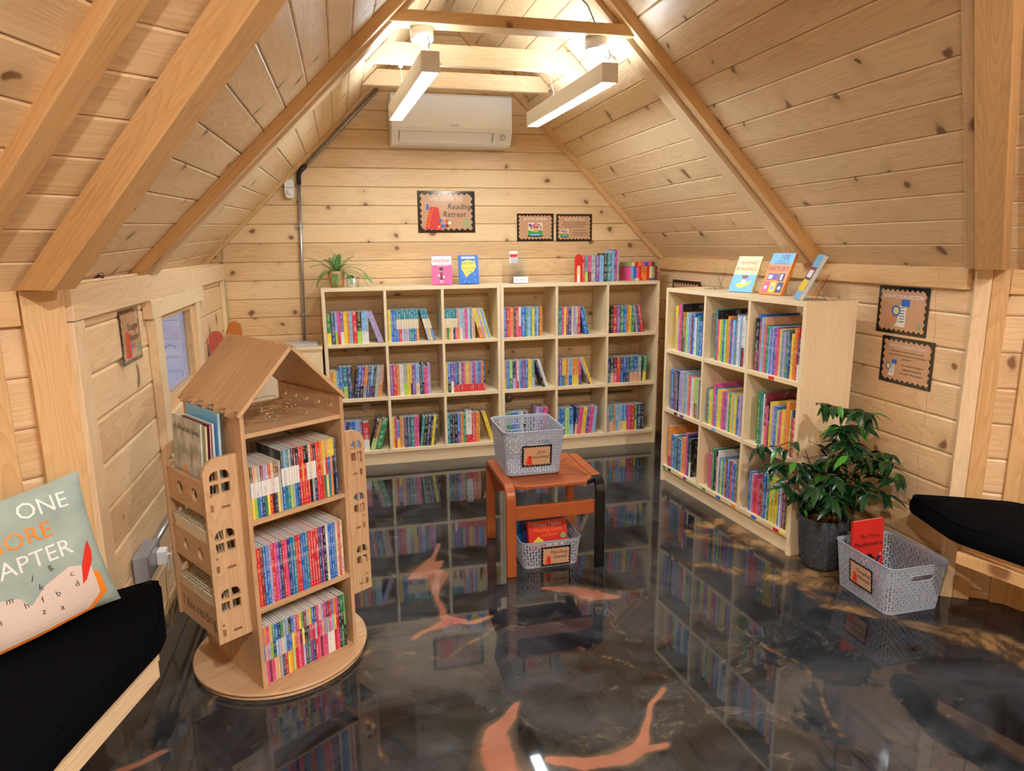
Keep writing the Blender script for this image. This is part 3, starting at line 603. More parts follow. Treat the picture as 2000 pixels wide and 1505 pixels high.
lab = [(.13, .808, 'cream', .03), (.78, .808, 'cream', .03), (.92, .808, 'red', .035), (.13, .455, 'ink', .03), (.19, .455, 'purple', .035), (.50, .455, 'lblue', .03), (.80, .455, 'cream', .03), (.94, .455, 'pink', .035),
       (.03, .102, 'green', .03), (.085, .102, 'ink', .03), (.20, .102, 'yellow', .03), (.25, .102, 'purple', .03), (.30, .102, 'cream', .06), (.44, .102, 'green', .03), (.57, .102, 'blue', .035), (.70, .102, 'orangep', .035), (.86, .102, 'blue', .035), (1.02, .102, 'red', .035), (1.065, .102, 'yellow', .035)]
bookcase('pine bookcase by the right wall with coloured shelf labels, beside the leafy plant', (RX, RY, 0), RZR, lab)

PAL = dict(k=(.012, .012, .016), n=(.02, .05, .17), b=(.02, .17, .58), l=(.26, .52, .80), t=(.02, .24, .32), g=(.03, .27, .10), e=(.38, .66, .10), y=(.86, .66, .06), o=(.84, .30, .05),
           r=(.68, .03, .04), p=(.78, .10, .28), u=(.20, .07, .36), v=(.46, .38, .68), w=(.78, .78, .76), c=(.76, .64, .42), m=(.24, .03, .05), s=(.34, .37, .40), d=(.07, .08, .09), j=(.74, .40, .24), q=(.25, .13, .05))
CNAME = dict(k='black', n='navy', b='blue', l='light blue', t='teal', g='green', e='lime', y='yellow', o='orange', r='red', p='pink', u='purple', v='lavender', w='white', c='cream', m='maroon', s='grey', d='charcoal', j='peach', q='brown')
def book_mesh(mb, code, w, h, d, pivot_right=False, rn=None):
    """one bound book: spine towards -Y, boards, page block set back from the edges"""
    x0, x1 = (-w, 0) if pivot_right else (0, w); bt = min(.0014, w * .14) if w > .0105 else .0004
    cs = [PAL[c] for c in code]; mb.newrnd()
    lum = sum(cs[0]); ink = random.choice([(.85, .85, .82), (.85, .85, .82), (.85, .70, .15)]) if lum < 1.15 else random.choice([(.03, .03, .08), (.5, .03, .04), (.02, .08, .35)])
    cuts = [h] if len(cs) == 1 else ([h, h * .38] if len(cs) == 2 else [h, h * .70, h * .40]); cuts.append(0)
    if code.endswith('r') and len(code) == 2: cuts = [h, h * .25, 0]
    F = []
    for i, c in enumerate(cs):
        za, zb = cuts[i + 1], cuts[i]
        mb.add([(x0, 0, za), (x1, 0, za), (x1, 0, zb), (x0, 0, zb)], [(0, 1, 2, 3)], 'book', uv=[[(0, za), (1, za), (1, zb), (0, zb)]], col=c, ink=ink)
    N = [(-9, -9)] * 4; c = cs[0]
    for xa, xb in ((x0, x0 + bt), (x1 - bt, x1)):
        v = [(x, y, z) for z in (0, h) for y in (0, d) for x in (xa, xb)]
        mb.add(v, [(0, 2, 3, 1), (4, 5, 7, 6), (2, 6, 7, 3), (0, 4, 6, 2), (1, 3, 7, 5)], 'book', uv=[N] * 5, col=c, ink=ink)
    i_ = .0025 if w > .0105 else .0006
    v = [(x, y, z) for z in (i_, h - i_) for y in (.001, d - i_) for x in (x0 + bt, x1 - bt)]
    mb.add(v, [(0, 2, 3, 1), (4, 5, 7, 6), (2, 6, 7, 3), (0, 1, 5, 4)], 'paper')
USED = {}
def uniq(cands):
    for c in cands:
        if c not in USED: USED[c] = 1; return c
    return cands[-1]
ORD = ['first', 'second', 'third', 'fourth', 'fifth', 'sixth', 'seventh', 'eighth', 'ninth', 'tenth', 'eleventh', 'twelfth', 'thirteenth', 'fourteenth', 'fifteenth', 'sixteenth', 'seventeenth', 'eighteenth', 'nineteenth', 'twentieth']
ROWN = ['top', 'middle', 'bottom']
def cdesc(code): return CNAME[code[0]] if len(code) == 1 or code[0] == code[1] else CNAME[code[0]] + '-and-' + CNAME[code[-1]]
def nth(i):
    if i < 20: return ORD[i]
    a = ['twenty-', 'thirty-', 'forty-'][(i + 1) // 10 - 2]; r = (i + 1) % 10
    return a + ORD[r - 1] if r else ['', 'twentieth', 'thirtieth', 'fortieth'][(i + 1) // 10]
def labelbooks(codes, kind, where, near=True):
    out = []
    for i, c in enumerate(codes):
        a = 'at the left end' if i == 0 else ('at the right end' if i == len(codes) - 1 else 'between %s and %s ones' % (cdesc(codes[i - 1]), cdesc(codes[i + 1])))
        base = '%s %s %s, %s' % (cdesc(c), kind, a, where)
        if codes.count(c) == 1: cand = ['%s %s, the only one so coloured, %s' % (cdesc(c), kind, where), base]
        else: cand = [base]
        cand.append('%s %s, %s from left, %s' % (cdesc(c), kind, nth(i), where))
        out.append(cand)
    # a description used twice in one run is replaced by the counted one
    firsts = [c[0] for c in out]
    return [uniq([c[0]] if firsts.count(c[0]) == 1 and len(c[0].split()) <= 16 else [c[-1]]) for c in out]
def parse(S):
    D = {}
    for ln in S.strip().split('\n'):
        k, v = ln.split(':'); D[tuple(int(a) for a in k.split(','))] = [(q[0], *[float(z) for z in q[1:]]) for q in (w_.split('/') for w_ in v.split())]
    return D
CELL = ['far left', 'second', 'third', 'fourth', 'fifth', 'far right']
for (r, c), L in parse(BACK).items():
    where = '%s row, %s compartment, back wall bookcases' % (ROWN[r], CELL[c])
    labs = labelbooks([b[0] for b in L], 'paperback', where)
    zs = (.808, .455, .102)[r]; t = .0213
    edges = [t, .378, .742, UW - t]; cc = c % 3; off = 0 if c < 3 else UW + .002
    lo = off + (edges[cc] + (.017 if cc else 0)) + .001; hi = off + edges[cc + 1] - .001
    cur = lo; gs = {1: 0, -1: 0}
    for b_ in L:
        la = R_(b_[4])
        if b_[4] > 0: gs[1] = min(gs[1], hi - b_[3] / 1000 * math.sin(la) - .002 - (b_[1] + b_[2] / math.cos(la)) / 1000)
        if b_[4] < 0: gs[-1] = min(gs[-1], hi - (b_[1] + b_[2] / math.cos(la)) / 1000)
    for (code, x, w_, h, lean), lb in zip(L, labs):
        w_ = w_ / 1000 - .0006; x = x / 1000; h = h / 1000
        mb = MB(); book_mesh(mb, code, max(w_, .004), h, random.uniform(.125, .135), lean > 0)
        o = mb.build('paperback'); la = R_(lean)
        if lean == 0: x = max(x, cur); px = x; cur = x + w_ + .0004
        elif lean < 0: px = x + gs[-1]
        else: px = x + gs[1] + w_ / math.cos(la)
        place(o, (px, .030 + random.uniform(-.002, .002), zs + .0004), ry=la); tag(o, lb, 'book', 'paperbacks in the back wall bookcases')
RC = ['left', 'middle', 'right']
dv = Vector((math.sin(TH), -math.cos(TH), 0)); nv = Vector((math.cos(TH), math.sin(TH), 0)); ov = Vector((RX, RY, 0))
for (r, c), L in parse(RIGHT).items():
    where = '%s row, %s compartment, right wall bookcase' % (ROWN[r], RC[c])
    labs = labelbooks([b[0] for b in L], 'picture book', where)
    zs = (.808, .455, .102)[r]; edges = [.0213, .378, .742, UW - .0213]; lo = edges[c] + (.017 if c else 0) + .0008; hi = edges[c + 1] - .0008
    last = L[-1][1] / 1000 + L[-1][2] / 1000; sh = min(0, hi - last); cur = lo
    n = len(L); lnidx = {}
    for i, ((code, x, w_, h, lean), lb) in enumerate(zip(L, labs)):
        w_ = w_ / 1000 - .0005; x = max(x / 1000 + sh, cur); h = h / 1000
        mb = MB(); book_mesh(mb, code, max(w_, .004), h, min(.235, h * random.uniform(.78, .92)))
        o = mb.build('picture_book'); P = ov + dv * x + nv * (.018 + random.uniform(0, .006)); P.z = zs + .0004; cur = x + w_ + .0003
        place(o, P, rz=RZR); tag(o, lb, 'book', 'picture books in the right wall bookcase')

# ================================================================== SIGNS
def wavy(x0, x1, z0, z1, a, nx, nz):
    P = []; m = 8
    def run(n, f):
        for i in range(n * m): P.append(f(i / (n * m), math.sin(2 * PI * i / m)))
    run(nx, lambda t, s: (x0 + (x1 - x0) * t, z0 + a * s)); run(nz, lambda t, s: (x1 + a * s, z0 + (z1 - z0) * t))
    run(nx, lambda t, s: (x1 - (x1 - x0) * t, z1 - a * s)); run(nz, lambda t, s: (x0 - a * s, z1 - (z1 - z0) * t)); return P
SG = Matrix(((1, 0, 0, 0), (0, 0, -1, 0), (0, 1, 0, 0), (0, 0, 0, 1)))        # local XY drawing -> XZ panel facing -Y, +Z drawing = towards the room
def L_(x, z, d=.002, rot=0): return SG @ Matrix.Translation((x, z, d)) @ Matrix.Rotation(rot, 4, 'Z')
def poly(mb, pts, mat, d=.0023): mb.add([(x, y, d) for x, y in pts], [tuple(range(len(pts)))], mat, T=SG)
def rect(mb, x0, x1, y0, y1, mat, d=.0023): poly(mb, [(x0, y0), (x1, y0), (x1, y1), (x0, y1)], mat, d)
def signboard(name, label, w_, h, loc, rz, kind):
    o = thing(name, label, 'sign', loc, rz, None)
    MB().box(0, w_, -.0014, .0, 0, h, 'signblack').build('border', o)
    b = .055 * (w_ + h) * .62; mb = MB(); mb.shape(wavy(b, w_ - b, b, h - b, b * .27, max(6, int(w_ / b * .55)), max(4, int(h / b * .5))), [], .0006, 'kraft', T=SG @ Matrix.Translation((0, 0, .0018))); mb.build('paper_panel', o)
    t = MB(); p = MB()
    def seal(x, y, r):
        t.shape(circle(x, y, r), [circle(x, y, r * .84)], .0003, 'sage', T=SG @ Matrix.Translation((0, 0, .0024)))
        poly(p, circle(x, y, r * .8, 16), 'sage', .0022)
        for k in range(6): t.add([(x + r * .15 * math.cos(k * PI / 3 + e) , y + r * .15 * math.sin(k * PI / 3 + e), .0026) for e in (0,)] + [(x + r * .75 * math.cos(k * PI / 3 + e), y + r * .75 * math.sin(k * PI / 3 + e), .0026) for e in (-.22, .22)], [(0, 1, 2)], 'kraft', T=SG)
    def tx(s, x, y, size, mat='ink', shear=0, sx=1): t.text(s, L_(x, y, .0027), size, mat, shear, sx)
    def redbook(x, y, s):
        poly(p, [(x, y), (x + s * .75, y - s * .05), (x + s * .62, y + s * .95), (x + s * .25, y + s * .98)], 'red', .0024)
        for a in (0, .16): poly(p, [(x + a * s - .03 * s, y + .05 * s), (x + a * s, y + .05 * s), (x + s * (.22 + a), y + s * .9), (x + s * (.19 + a), y + s * .9)], 'orangep', .0026)
        for q in range(6): rect(p, x + s * (.0 + .035 * q), x + s * (.17 + .035 * q), y + s * (.12 + .13 * q), y + s * (.145 + .13 * q), 'orangep', .0026)
    def picture(x, y, s):
        rect(p, x, x + s, y + .1 * s, y + .95 * s, 'cream'); poly(p, [(x, y + .1 * s), (x + s, y + .1 * s), (x + s, y + .42 * s), (x + .6 * s, y + .5 * s), (x + .3 * s, y + .38 * s), (x, y + .48 * s)], 'green', .0025)
        for i, (c, r) in enumerate((('purple', .40), ('pink', .36), ('yellow', .32), ('lblue', .28), ('cream', .25))): poly(p, circle(x + .55 * s, y + .5 * s, r * s, 16, 0, PI, True), c, .0024 + .0001 * i)
        rect(p, x + .32 * s, x + .70 * s, y + .35 * s, y + .62 * s, 'skin', .0030); poly(p, [(x + .30 * s, y + .62 * s), (x + .44 * s, y + .80 * s), (x + .58 * s, y + .62 * s)], 'red', .0031); poly(p, [(x + .52 * s, y + .62 * s), (x + .63 * s, y + .76 * s), (x + .74 * s, y + .62 * s)], 'maroon', .0031)
        poly(p, [(x + .05 * s, y + .1 * s), (x + .95 * s, y + .1 * s), (x + .7 * s, y + .24 * s), (x + .2 * s, y + .2 * s)], 'lblue', .0032); poly(p, [(x - .05 * s, y + .06 * s), (x + .5 * s, y), (x + 1.05 * s, y + .06 * s), (x + s, y + .13 * s), (x + .5 * s, y + .08 * s), (x, y + .13 * s)], 'ink', .0033)
        poly(p, circle(x + .14 * s, y + .78 * s, .1 * s, 12), 'purple', .0027)
    def scroll(x, y, s):
        poly(p, [(x + .32 * s, y + .08 * s), (x + .72 * s, y + .08 * s), (x + .72 * s, y + .75 * s), (x + .42 * s, y + .75 * s)], 'wink', .0024)
        for q in range(6): rect(p, x + .42 * s, x + .66 * s, y + (.16 + .1 * q) * s, y + (.185 + .1 * q) * s, 'ink', .0027)
        poly(p, [(x + .25 * s, y + .0 * s), (x + .70 * s, y - .02 * s), (x + .72 * s, y + .06 * s), (x + .28 * s, y + .1 * s)], 'wink', .0028)
        t.shape(circle(x + .26 * s, y + .55 * s, .20 * s, 24), [circle(x + .26 * s, y + .55 * s, .14 * s, 24)], .0004, 'blue', T=SG @ Matrix.Translation((0, 0, .0032)))
        poly(p, circle(x + .26 * s, y + .55 * s, .14 * s, 16), 'cream', .0028)
        poly(p, [(x + .10 * s, y + .34 * s), (x + .16 * s, y + .38 * s), (x + .04 * s, y + .12 * s), (x - .03 * s, y + .13 * s)], 'orangep', .003)
        rect(p, x + .48 * s, x + .86 * s, y + .72 * s, y + .98 * s, 'blue', .003); tx('FACT', x + .67 * s, y + .85 * s, .15 * s, 'ink')
    if kind == 'welcome':
        tx('WELCOME TO', w_ * .5, h * .80, .034, 'wink'); tx('Reading', w_ * .73, h * .625, .052, 'ink', .25); tx('Retreat', w_ * .64, h * .44, .052, 'ink', .25)
        redbook(w_ * .12, h * .09, h * .55); seal(w_ * .845, h * .225, .027)
        for i, (a, b_, c) in enumerate(((.40, .30, 'blue'), (.45, .36, 'skin'), (.50, .28, 'red'), (.43, .16, 'blue'), (.36, .14, 'skin'), (.50, .17, 'maroon'), (.55, .24, 'wink'))): poly(p, circle(w_ * a, h * b_, .010 + .003 * (i % 2), 9), c, .0025)
        rect(p, w_ * .15, w_ * .19, h * .55, h * .68, 'blue', .0029); poly(p, circle(w_ * .17, h * .72, .008, 9), 'skin', .003)
    elif kind == 'fiction':
        tx('FICTION SECTION', w_ * .5, h * .795, .0215, 'wink', sx=.93); picture(w_ * .30, h * .14, h * .56); seal(w_ * .86, h * .2, .013)
    elif kind == 'whatfiction':
        tx('WHAT IS FICTION?', w_ * .5, h * .80, .018, 'wink')
        for i, s_ in enumerate(('Fiction is a story or narrative created', 'from the imagination, featuring imaginary', 'characters, events, and settings.')): tx(s_, w_ * .5, h * (.68 - .075 * i), .0112, 'ink', .25)
        for i, s_ in enumerate(('Our fiction books are', 'organised in alphabetical', 'order by author surname.')): tx(s_, w_ * .66, h * (.40 - .085 * i), .0112, 'ink', .25)
        picture(w_ * .12, h * .14, h * .32)
    elif kind == 'nonfiction':
        tx('NON-FICTION SECTION', w_ * .5, h * .79, .0215, 'wink', sx=.92); scroll(w_ * .28, h * .17, h * .58); seal(w_ * .84, h * .2, .014)
    elif kind == 'whatnon':
        tx('WHAT IS NON-FICTION?', w_ * .5, h * .81, .0175, 'wink')
        for i, s_ in enumerate(('Non-fiction is based on facts and real', 'events. Non-fiction books tell, inform, teach', 'and explain.')): tx(s_, w_ * .52, h * (.70 - .075 * i), .0112, 'ink', .25)
        for i, s_ in enumerate(('Our non-fiction books are', 'organised in groups by', 'the subject they are about.')): tx(s_, w_ * .64, h * (.42 - .085 * i), .0112, 'ink', .25)
        scroll(w_ * .11, h * .16, h * .36)
    elif kind == 'younger':
        tx('Younger', w_ * .62, h * .66, .040, 'ink', .25); tx('Readers', w_ * .64, h * .46, .036, 'ink', .25); redbook(w_ * .14, h * .12, h * .48); seal(w_ * .84, h * .24, .02)
        for a, b_, c in ((.48, .3, 'blue'), (.54, .22, 'skin'), (.60, .3, 'red')): poly(p, circle(w_ * a, h * b_, .010, 9), c, .0025)
    elif kind == 'basket1': tx('Just', w_ * .64, h * .68, .024, 'ink', .25); tx('returned!', w_ * .62, h * .45, .024, 'ink', .25); redbook(w_ * .12, h * .12, h * .42); seal(w_ * .80, h * .24, .007)
    elif kind == 'basket2': tx('Matching', w_ * .60, h * .70, .022, 'ink', .25); tx('Games', w_ * .64, h * .45, .022, 'ink', .25); redbook(w_ * .12, h * .12, h * .42); seal(w_ * .80, h * .24, .007)
    elif kind == 'basket3': tx('Graphic', w_ * .62, h * .68, .024, 'ink', .25); tx('Novels', w_ * .64, h * .42, .024, 'ink', .25); redbook(w_ * .12, h * .12, h * .42)
    if p.v: p.build('artwork', o)
    if t.v: t.build('lettering', o)
    return o
yw = YB - .0012
signboard('sign', 'large welcome to reading retreat sign under the air conditioner', .387, .272, (.645, yw, 1.497), 0, 'welcome')
signboard('sign', 'small fiction section sign with rainbow picture on back wall', .265, .187, (1.325, yw, 1.437), 0, 'fiction')
signboard('sign', 'small sign asking what is fiction, right of the fiction section sign', .265, .187, (1.609, yw, 1.434), 0, 'whatfiction')
signboard('sign', 'non-fiction section sign with magnifying glass, upper of two on right wall', .272, .200, (XR - .0012, -1.845, 1.022), -PI / 2, 'nonfiction')
signboard('sign', 'sign asking what is non-fiction, lower of two on right wall', .278, .200, (XR - .0012, -1.89, .810), -PI / 2, 'whatnon')
signboard('sign', 'dark-edged sign mostly hidden behind the top of the right wall bookcase', .40, .27, (XR - .0012, .115, .892), -PI / 2, 'plain')
signboard('sign', 'younger readers sign on the left wall beside the window', .232, .190, (XL + .0012, -1.833, 1.012), PI / 2, 'younger')
# ================================================================== HOUSE-SHAPED REVOLVING BOOKCASE
HX, HY, HA = -.1499, -2.0481, .5853
hw, hd, zb, z1, z2, z3, ze, zr = .356, .398, .026, .295, .589, .865, .937, 1.120
ho = thing('house_bookcase', 'house-shaped wooden revolving bookcase with pitched roof on a round base', 'bookcase', (HX, HY, 0), HA)
MB().lathe([(.285, 0), (.290, .001), (.290, .010), (.285, .011)], 'ply', 64).build('floor_disc', ho)
MB().lathe([(.10, .011), (.10, .0145)], 'edge', 32).build('swivel', ho)
MB().lathe([(.289, .0145), (.294, .0155), (.294, .0245), (.289, zb)], 'ply', 72).build('turntable', ho, 0)
pt = .013
YZ = Matrix(((0, 0, 1, 0), (1, 0, 0, 0), (0, 1, 0, 0), (0, 0, 0, 1)))      # drawing x -> Y, y -> Z, extrude X
for s in (-1, 1):
    slots = [[(a, .885), (a + .030, .885), (a + .030, .897), (a, .897)] for a in (-.155, -.080, -.005, .070, .140)]
    MB().shape([(-hd / 2, zb), (hd / 2, zb), (hd / 2, ze - .01), (-hd / 2, ze - .01)], slots if s > 0 else [], pt, 'ply', g=(0, 1, 0), T=Matrix.Translation((s * (hw / 2 - pt / 2), 0, 0)) @ YZ).build('side_panel', ho, bevel=.001)
for z in (z1, z2, z3): MB().box(-hw / 2 + pt, hw / 2 - pt, -hd / 2 + .002, hd / 2 - .002, z - .014, z, 'ply', g=(1, 0, 0)).build('shelf', ho, bevel=.001)
MB().box(-hw / 2 + pt, hw / 2 - pt, -.005, .005, zb, z2 - .014, 'ply', g=(0, 0, 1)).build('centre_panel', ho)
# roof: two boards with notched lower edges and wedge pegs
sl = math.hypot(hw / 2 + .012, zr - ze + .012); ra = math.atan2(zr - ze + .012, hw / 2 + .012); ovy = hd / 2 + .012
for s in (-1, 1):
    d = Vector((s * math.cos(ra), 0, -math.sin(ra))); n = Vector((s * math.sin(ra), 0, math.cos(ra)))
    T = Matrix(((0, d.x, n.x, 0), (1, d.y, n.y, 0), (0, d.z, n.z, zr), (0, 0, 0, 1)))
    out = [(-ovy, 0), (-ovy, sl)]
    for i in range(6):
        a = -ovy + .006 + i * (2 * ovy / 5.6); b = a + .052
        if b > ovy: break
        out += [(a + .006, sl - .002), (a + .012, sl - .016), (a + .024, sl - .016), (a + .030, sl)]
    out += [(ovy, sl), (ovy, 0)]
    MB().prism(out, -.012, 0, 'ply', (0, 1, 0), T=T).build('roof_panel', ho, bevel=.0015)
    pg = MB()
    for i in range(5):
        a = -ovy + .020 + i * .0775
        pg.add([(s * (hw / 2 + .010), a, ze + .004), (s * (hw / 2 + .010), a + .048, ze + .004), (s * (hw / 2 - .02), a + .048, ze - .006), (s * (hw / 2 - .02), a, ze - .006), (s * (hw / 2 + .030), a + .024, ze - .012), (s * (hw / 2 + .004), a + .024, ze - .026)],
               [(0, 1, 2, 3), (0, 4, 1), (0, 3, 5, 4), (1, 4, 5, 2), (3, 2, 5)], 'ply', (0, 1, 0))
    pg.build('roof_peg', ho)
MB().prism([(-.045, zr - .065), (.045, zr - .065), (.012, zr - .022), (-.012, zr - .022)], -.008, .008, 'ply', (1, 0, 0), T=Matrix.Translation((0, .06, 0)) @ XZ).build('ridge_brace', ho)
# pull-out racks on both sides
def rack(s, r, v1, v2):
    zA, zT = .213, .803; th = .012
    def X(a): return s * (hw / 2 + a)
    outer = [(0, zA), (r, zA)] + [(r - .05 + .05 * math.cos(t), .752 + .051 * math.sin(t)) for t in [PI / 2 * i / 8 for i in range(9)]] + [(0, zT)]
    k = r / .106; holes = []
    for wz in (.728, .542, .350):
        for (a, b) in ((.018, .044), (.052, .079)):
            a *= k; b *= k
            holes.append([(a, wz - .036), (b, wz - .036), (b, wz - .005), (a, wz - .005)])
            c = (.0 if a > .04 else 1)
            holes.append([(a, wz + .005), (b, wz + .005)] + ([(b, wz + .024), (a + .013 * k, wz + .022), (a + .004 * k, wz + .016)] if a > .04 * k and False else ([(b, wz + .018), (b - .004 * k, wz + .027), (b - .010 * k, wz + .033), (a, wz + .036)] if a > .04 * k else [(b, wz + .036), (a + .010 * k, wz + .033), (a + .004 * k, wz + .027), (a, wz + .018)])))
    fl = 1
    for v in (v1, v2):
        T = Matrix(((-s if False else s, 0, 0, s * hw / 2), (0, 0, 1, v), (0, 1, 0, 0), (0, 0, 0, 1)))
        # drawing x = distance from the box; windows drawn near the outer edge
        hh = [[(r - q[0], q[1]) for q in reversed(h)] for h in holes]
        p = MB().shape(outer, hh, th, 'ply', g=(0, 1, 0), T=T).build('rack_side', ho, bevel=.0012)
        jn = MB(); sy = v - th / 2 - .0004 if v == v1 else v + th / 2 + .0004
        for z in (.64, .445, .235):
            jn.box(X(r - .024), X(r - .014), sy - .0002, sy + .0002, z, z + .022, 'edge').box(X(r * .30), X(r * .55), sy - .0002, sy + .0002, z + .004, z + .012, 'edge')
        for z in (.690, .490, .272): jn.add([(X(r - .018) + .004 * math.cos(q), sy - .0003, z + .004 * math.sin(q)) for q in [PI / 4 * i for i in range(8)]], [tuple(range(8))], 'edge')
        jn.build('joint', p)
    for i, (za, zt) in enumerate(((.620, .725), (.430, .530), (.215, .325))):
        ya, yb = v1 + th / 2, v2 - th / 2; L = yb - ya
        T = Matrix(((0, 0, s, s * (hw / 2 + r - .014)), (1, 0, 0, 0), (0, 1, 0, 0), (0, 0, 0, 1)))
        hs = [circle(ya + L * f, (za + zt) / 2 + .002, .021, 24) for f in (.30, .68)] if i < 2 else []
        fp = MB().shape([(ya, za), (yb, za), (yb, zt), (ya, zt)], hs, .011, 'ply', g=(1, 0, 0), T=T).build('rack_front', ho, bevel=.001)
        if i == 2 and s < 0:
            t = MB(); t.text('I like reading', Matrix(((0, 0, -1, -(hw / 2 + r - .014) - .0062), (-1, 0, 0, (ya + yb) / 2), (0, 1, 0, .268), (0, 0, 0, 1))), .053, 'copper', sx=.88); t.build('lettering', fp)
        MB().box(min(X(0), X(r - .02)), max(X(0), X(r - .02)), ya, yb, za, za + .009, 'ply', g=(0, 1, 0)).build('rack_floor', ho)
rack(-1, .106, -.152, .139); rack(1, .074, -.195, .06)
HM = frame((HX, HY, 0), HA)
def hplace(o, x, y, z, rz=0, rx=0, ry=0):
    o.matrix_world = HM @ frame((x, y, z), rz, rx, ry)
    return o
UP = "ysy kwy jwe cwt swb mwn vwg swy rwr cwk qwn qwy s".split(), "kwb lwt twt swe nws mwb kwn rrr ror krr kwr cwk rws kwn rrr rrr oor ycg jrc ybt yoo ynk nkn".split()
MD = "r r m b b v r p u n r p n b t r r b b t r r r r n u k w b b b c r c".split()
LW = "pbj ojp pvm yep tnj blj nvs gcn slr lby kbo bye vor rpp ymr gyv mkn skg ypu brn nvr prp cpm vjp pvp ksw rpw blw oyr prp kkk gkg ggk".split()
def hrow(codes, x0, x1, z, hs, where, kind='reading booklet', dy=.014, dep=.15):
    w_ = (x1 - x0) / len(codes); labs = labelbooks(codes, kind, where)
    for i, (c, lb) in enumerate(zip(codes, labs)):
        mb = MB(); h = hs + random.uniform(-.001, .001); book_mesh(mb, c, w_ - .0005, h, dep); o = mb.build('reading_booklet')
        hplace(o, x0 + i * w_, -hd / 2 + dy + random.uniform(0, .002), z + .0004); tag(o, lb, 'book', 'thin reading booklets in the house-shaped bookcase')
xa, xb = -hw / 2 + pt + .001, hw / 2 - pt - .014
hrow(UP[0], xa, xa + .112, z2, .166, 'upper shelf of house bookcase, short left batch'); hrow(UP[1], xa + .113, xb, z2, .196, 'upper shelf of house bookcase, tall right batch')
hrow(MD, xa, xb + .003, z1, .198, 'middle shelf of house bookcase'); hrow(LW, xa, xb - .004, zb, .196, 'lowest shelf of house bookcase')
for i in range(30):
    mb = MB(); book_mesh(mb, random.choice('kbstrn'), .0098, .178 + .006 * (i // 9 % 2), .15); o = mb.build('reading_booklet')
    hplace(o, xa + .0102 * (i + 1), hd / 2 - .018, z2 + .0004, rz=PI); tag(o, 'reading booklet in the rear row of the upper shelf, page edges up, spine turned away', 'book', 'rear row of booklets in the house-shaped bookcase')
# picture books in the top side rack (covers turned outwards)
def cover(mb, w_, h, th, face, side='paper', edgec='wink'):
    mb.box(0, w_, 0, .0012, 0, h, face).box(0, w_, th - .0012, th, 0, h, face).box(0, .0012, .0012, th - .0012, 0, h, face).box(.0013, w_ - .002, .0013, th - .0013, .002, h - .002, side)
t = NT('misty_cover'); tc = t.n('TexCoord'); nz = t.n('TexNoise', Vector=tc.outputs['Object'], Scale=16.0, Detail=3.0)
t.bsdf(Base_Color=t.mix(t.ss(nz.outputs[0], .35, .68), (.60, .60, .55), (.28, .30, .24)), Roughness=.2); M['misty'] = t.m
RKZ = .630; xw = -hw / 2
def rackbook(name, label, w_, h, th, out, y, face, lean, fn=None, z=RKZ):
    mb = MB(); cover(mb, w_, h, th, face); o = mb.build(name); hplace(o, xw - out, y, z, rz=-PI / 2, rx=R_(lean)); tag(o, label, 'book')
    if fn: q = MB(); fn(q); q.build('lettering', o)
    return o
def gift(q):
    q.text('A Gift of the Sands', L_(.105, .232, .0010), .026, 'ink', .25, .92); rect(q, .05, .135, .07, .165, 'misty', .0010); poly(q, circle(.09, .10, .022, 12), 'skin', .0014)
rackbook('picture_book', 'pale misty picture book titled A Gift of the Sands in the side rack', .205, .265, .006, .083, .118, 'misty', -3, gift)
rackbook('picture_book', 'thin white picture book just behind the misty one in the side rack', .20, .255, .005, .071, .105, 'cream', -3)
rackbook('picture_book', 'dark-covered picture book in the middle of the side rack', .20, .258, .006, .060, .103, 'maroon', -3)
rackbook('picture_book', 'white-backed picture book before the blue one in the side rack', .20, .262, .005, .048, .100, 'wink', -2)
def bluec(q): q.text('Dear', L_(.07, .245, .0008), .02, 'ink', .25); q.text('Duckling', L_(.13, .235, .0008), .02, 'ink', .25)
rackbook('picture_book', 'tall blue picture book at the back of the side rack', .225, .292, .008, .034, .118, 'lblue', -2, None)
rackbook('picture_book', 'pink picture book behind the blue one in the side rack', .12, .285, .006, .020, .128, 'pink', -1)
# bundles of narrow lettered cards in the two lower side racks
for rk, (zf, nm) in enumerate(((.440, 'middle'), (.225, 'lowest'))):
    for side_, (ys, col) in enumerate(((.118, 'far'), (.0, 'near'))):
        for i in range(8):
            mb = MB(); mb.box(0, .112, 0, .0036, 0, .132, 'cardstock')
            for q in range(2 + i % 2):
                a = .012 + .036 * q + random.uniform(-.003, .003); mb.box(a, a + .008, .0008, .0024, .1321, .1324, 'ink')
            o = mb.build('word_card'); hplace(o, xw - .080 + i * .0088, ys, zf + .001 * i, rz=-PI / 2, rx=R_(8)); tag(o, 'cream lettered card in the %s stack of the %s side rack' % (col, nm), 'card', 'lettered cards in the %s rack, %s stack' % (nm, col))
# fairy-light wire heap inside the roof
rs = random.Random(5)
def squiggle(n, cx, cy, cz, rx_, ry_, rz_, seed, steps=10):
    r = random.Random(seed); ctr = [Vector((cx + r.uniform(-rx_, rx_), cy + r.uniform(-ry_, ry_), cz + r.uniform(0, rz_))) for _ in range(n)]; P = []
    for i in range(1, n - 2):
        a, b, c, d = ctr[i - 1:i + 3]
        for k in range(steps):
            t = k / steps; P.append(.5 * ((2 * b) + (c - a) * t + (2 * a - 5 * b + 4 * c - d) * t * t + (3 * b - a - 3 * c + d) * t ** 3))
    return P
def fairy(name, label, pts, parent_M, r=.0008, every=9):
    mb = MB(); mb.tube(pts, r, 'gold', 5); o = mb.build(name); q = MB()
    for p in pts[::every]: q.lathe([(.0005, -.002), (.0022, -.001), (.0022, .001), (.0005, .002)], 'fairy', 6, T=Matrix.Translation(p))
    q.build('bead', o)
    if parent_M is not None: o.matrix_world = parent_M
    return tag(o, label, 'fairy lights')
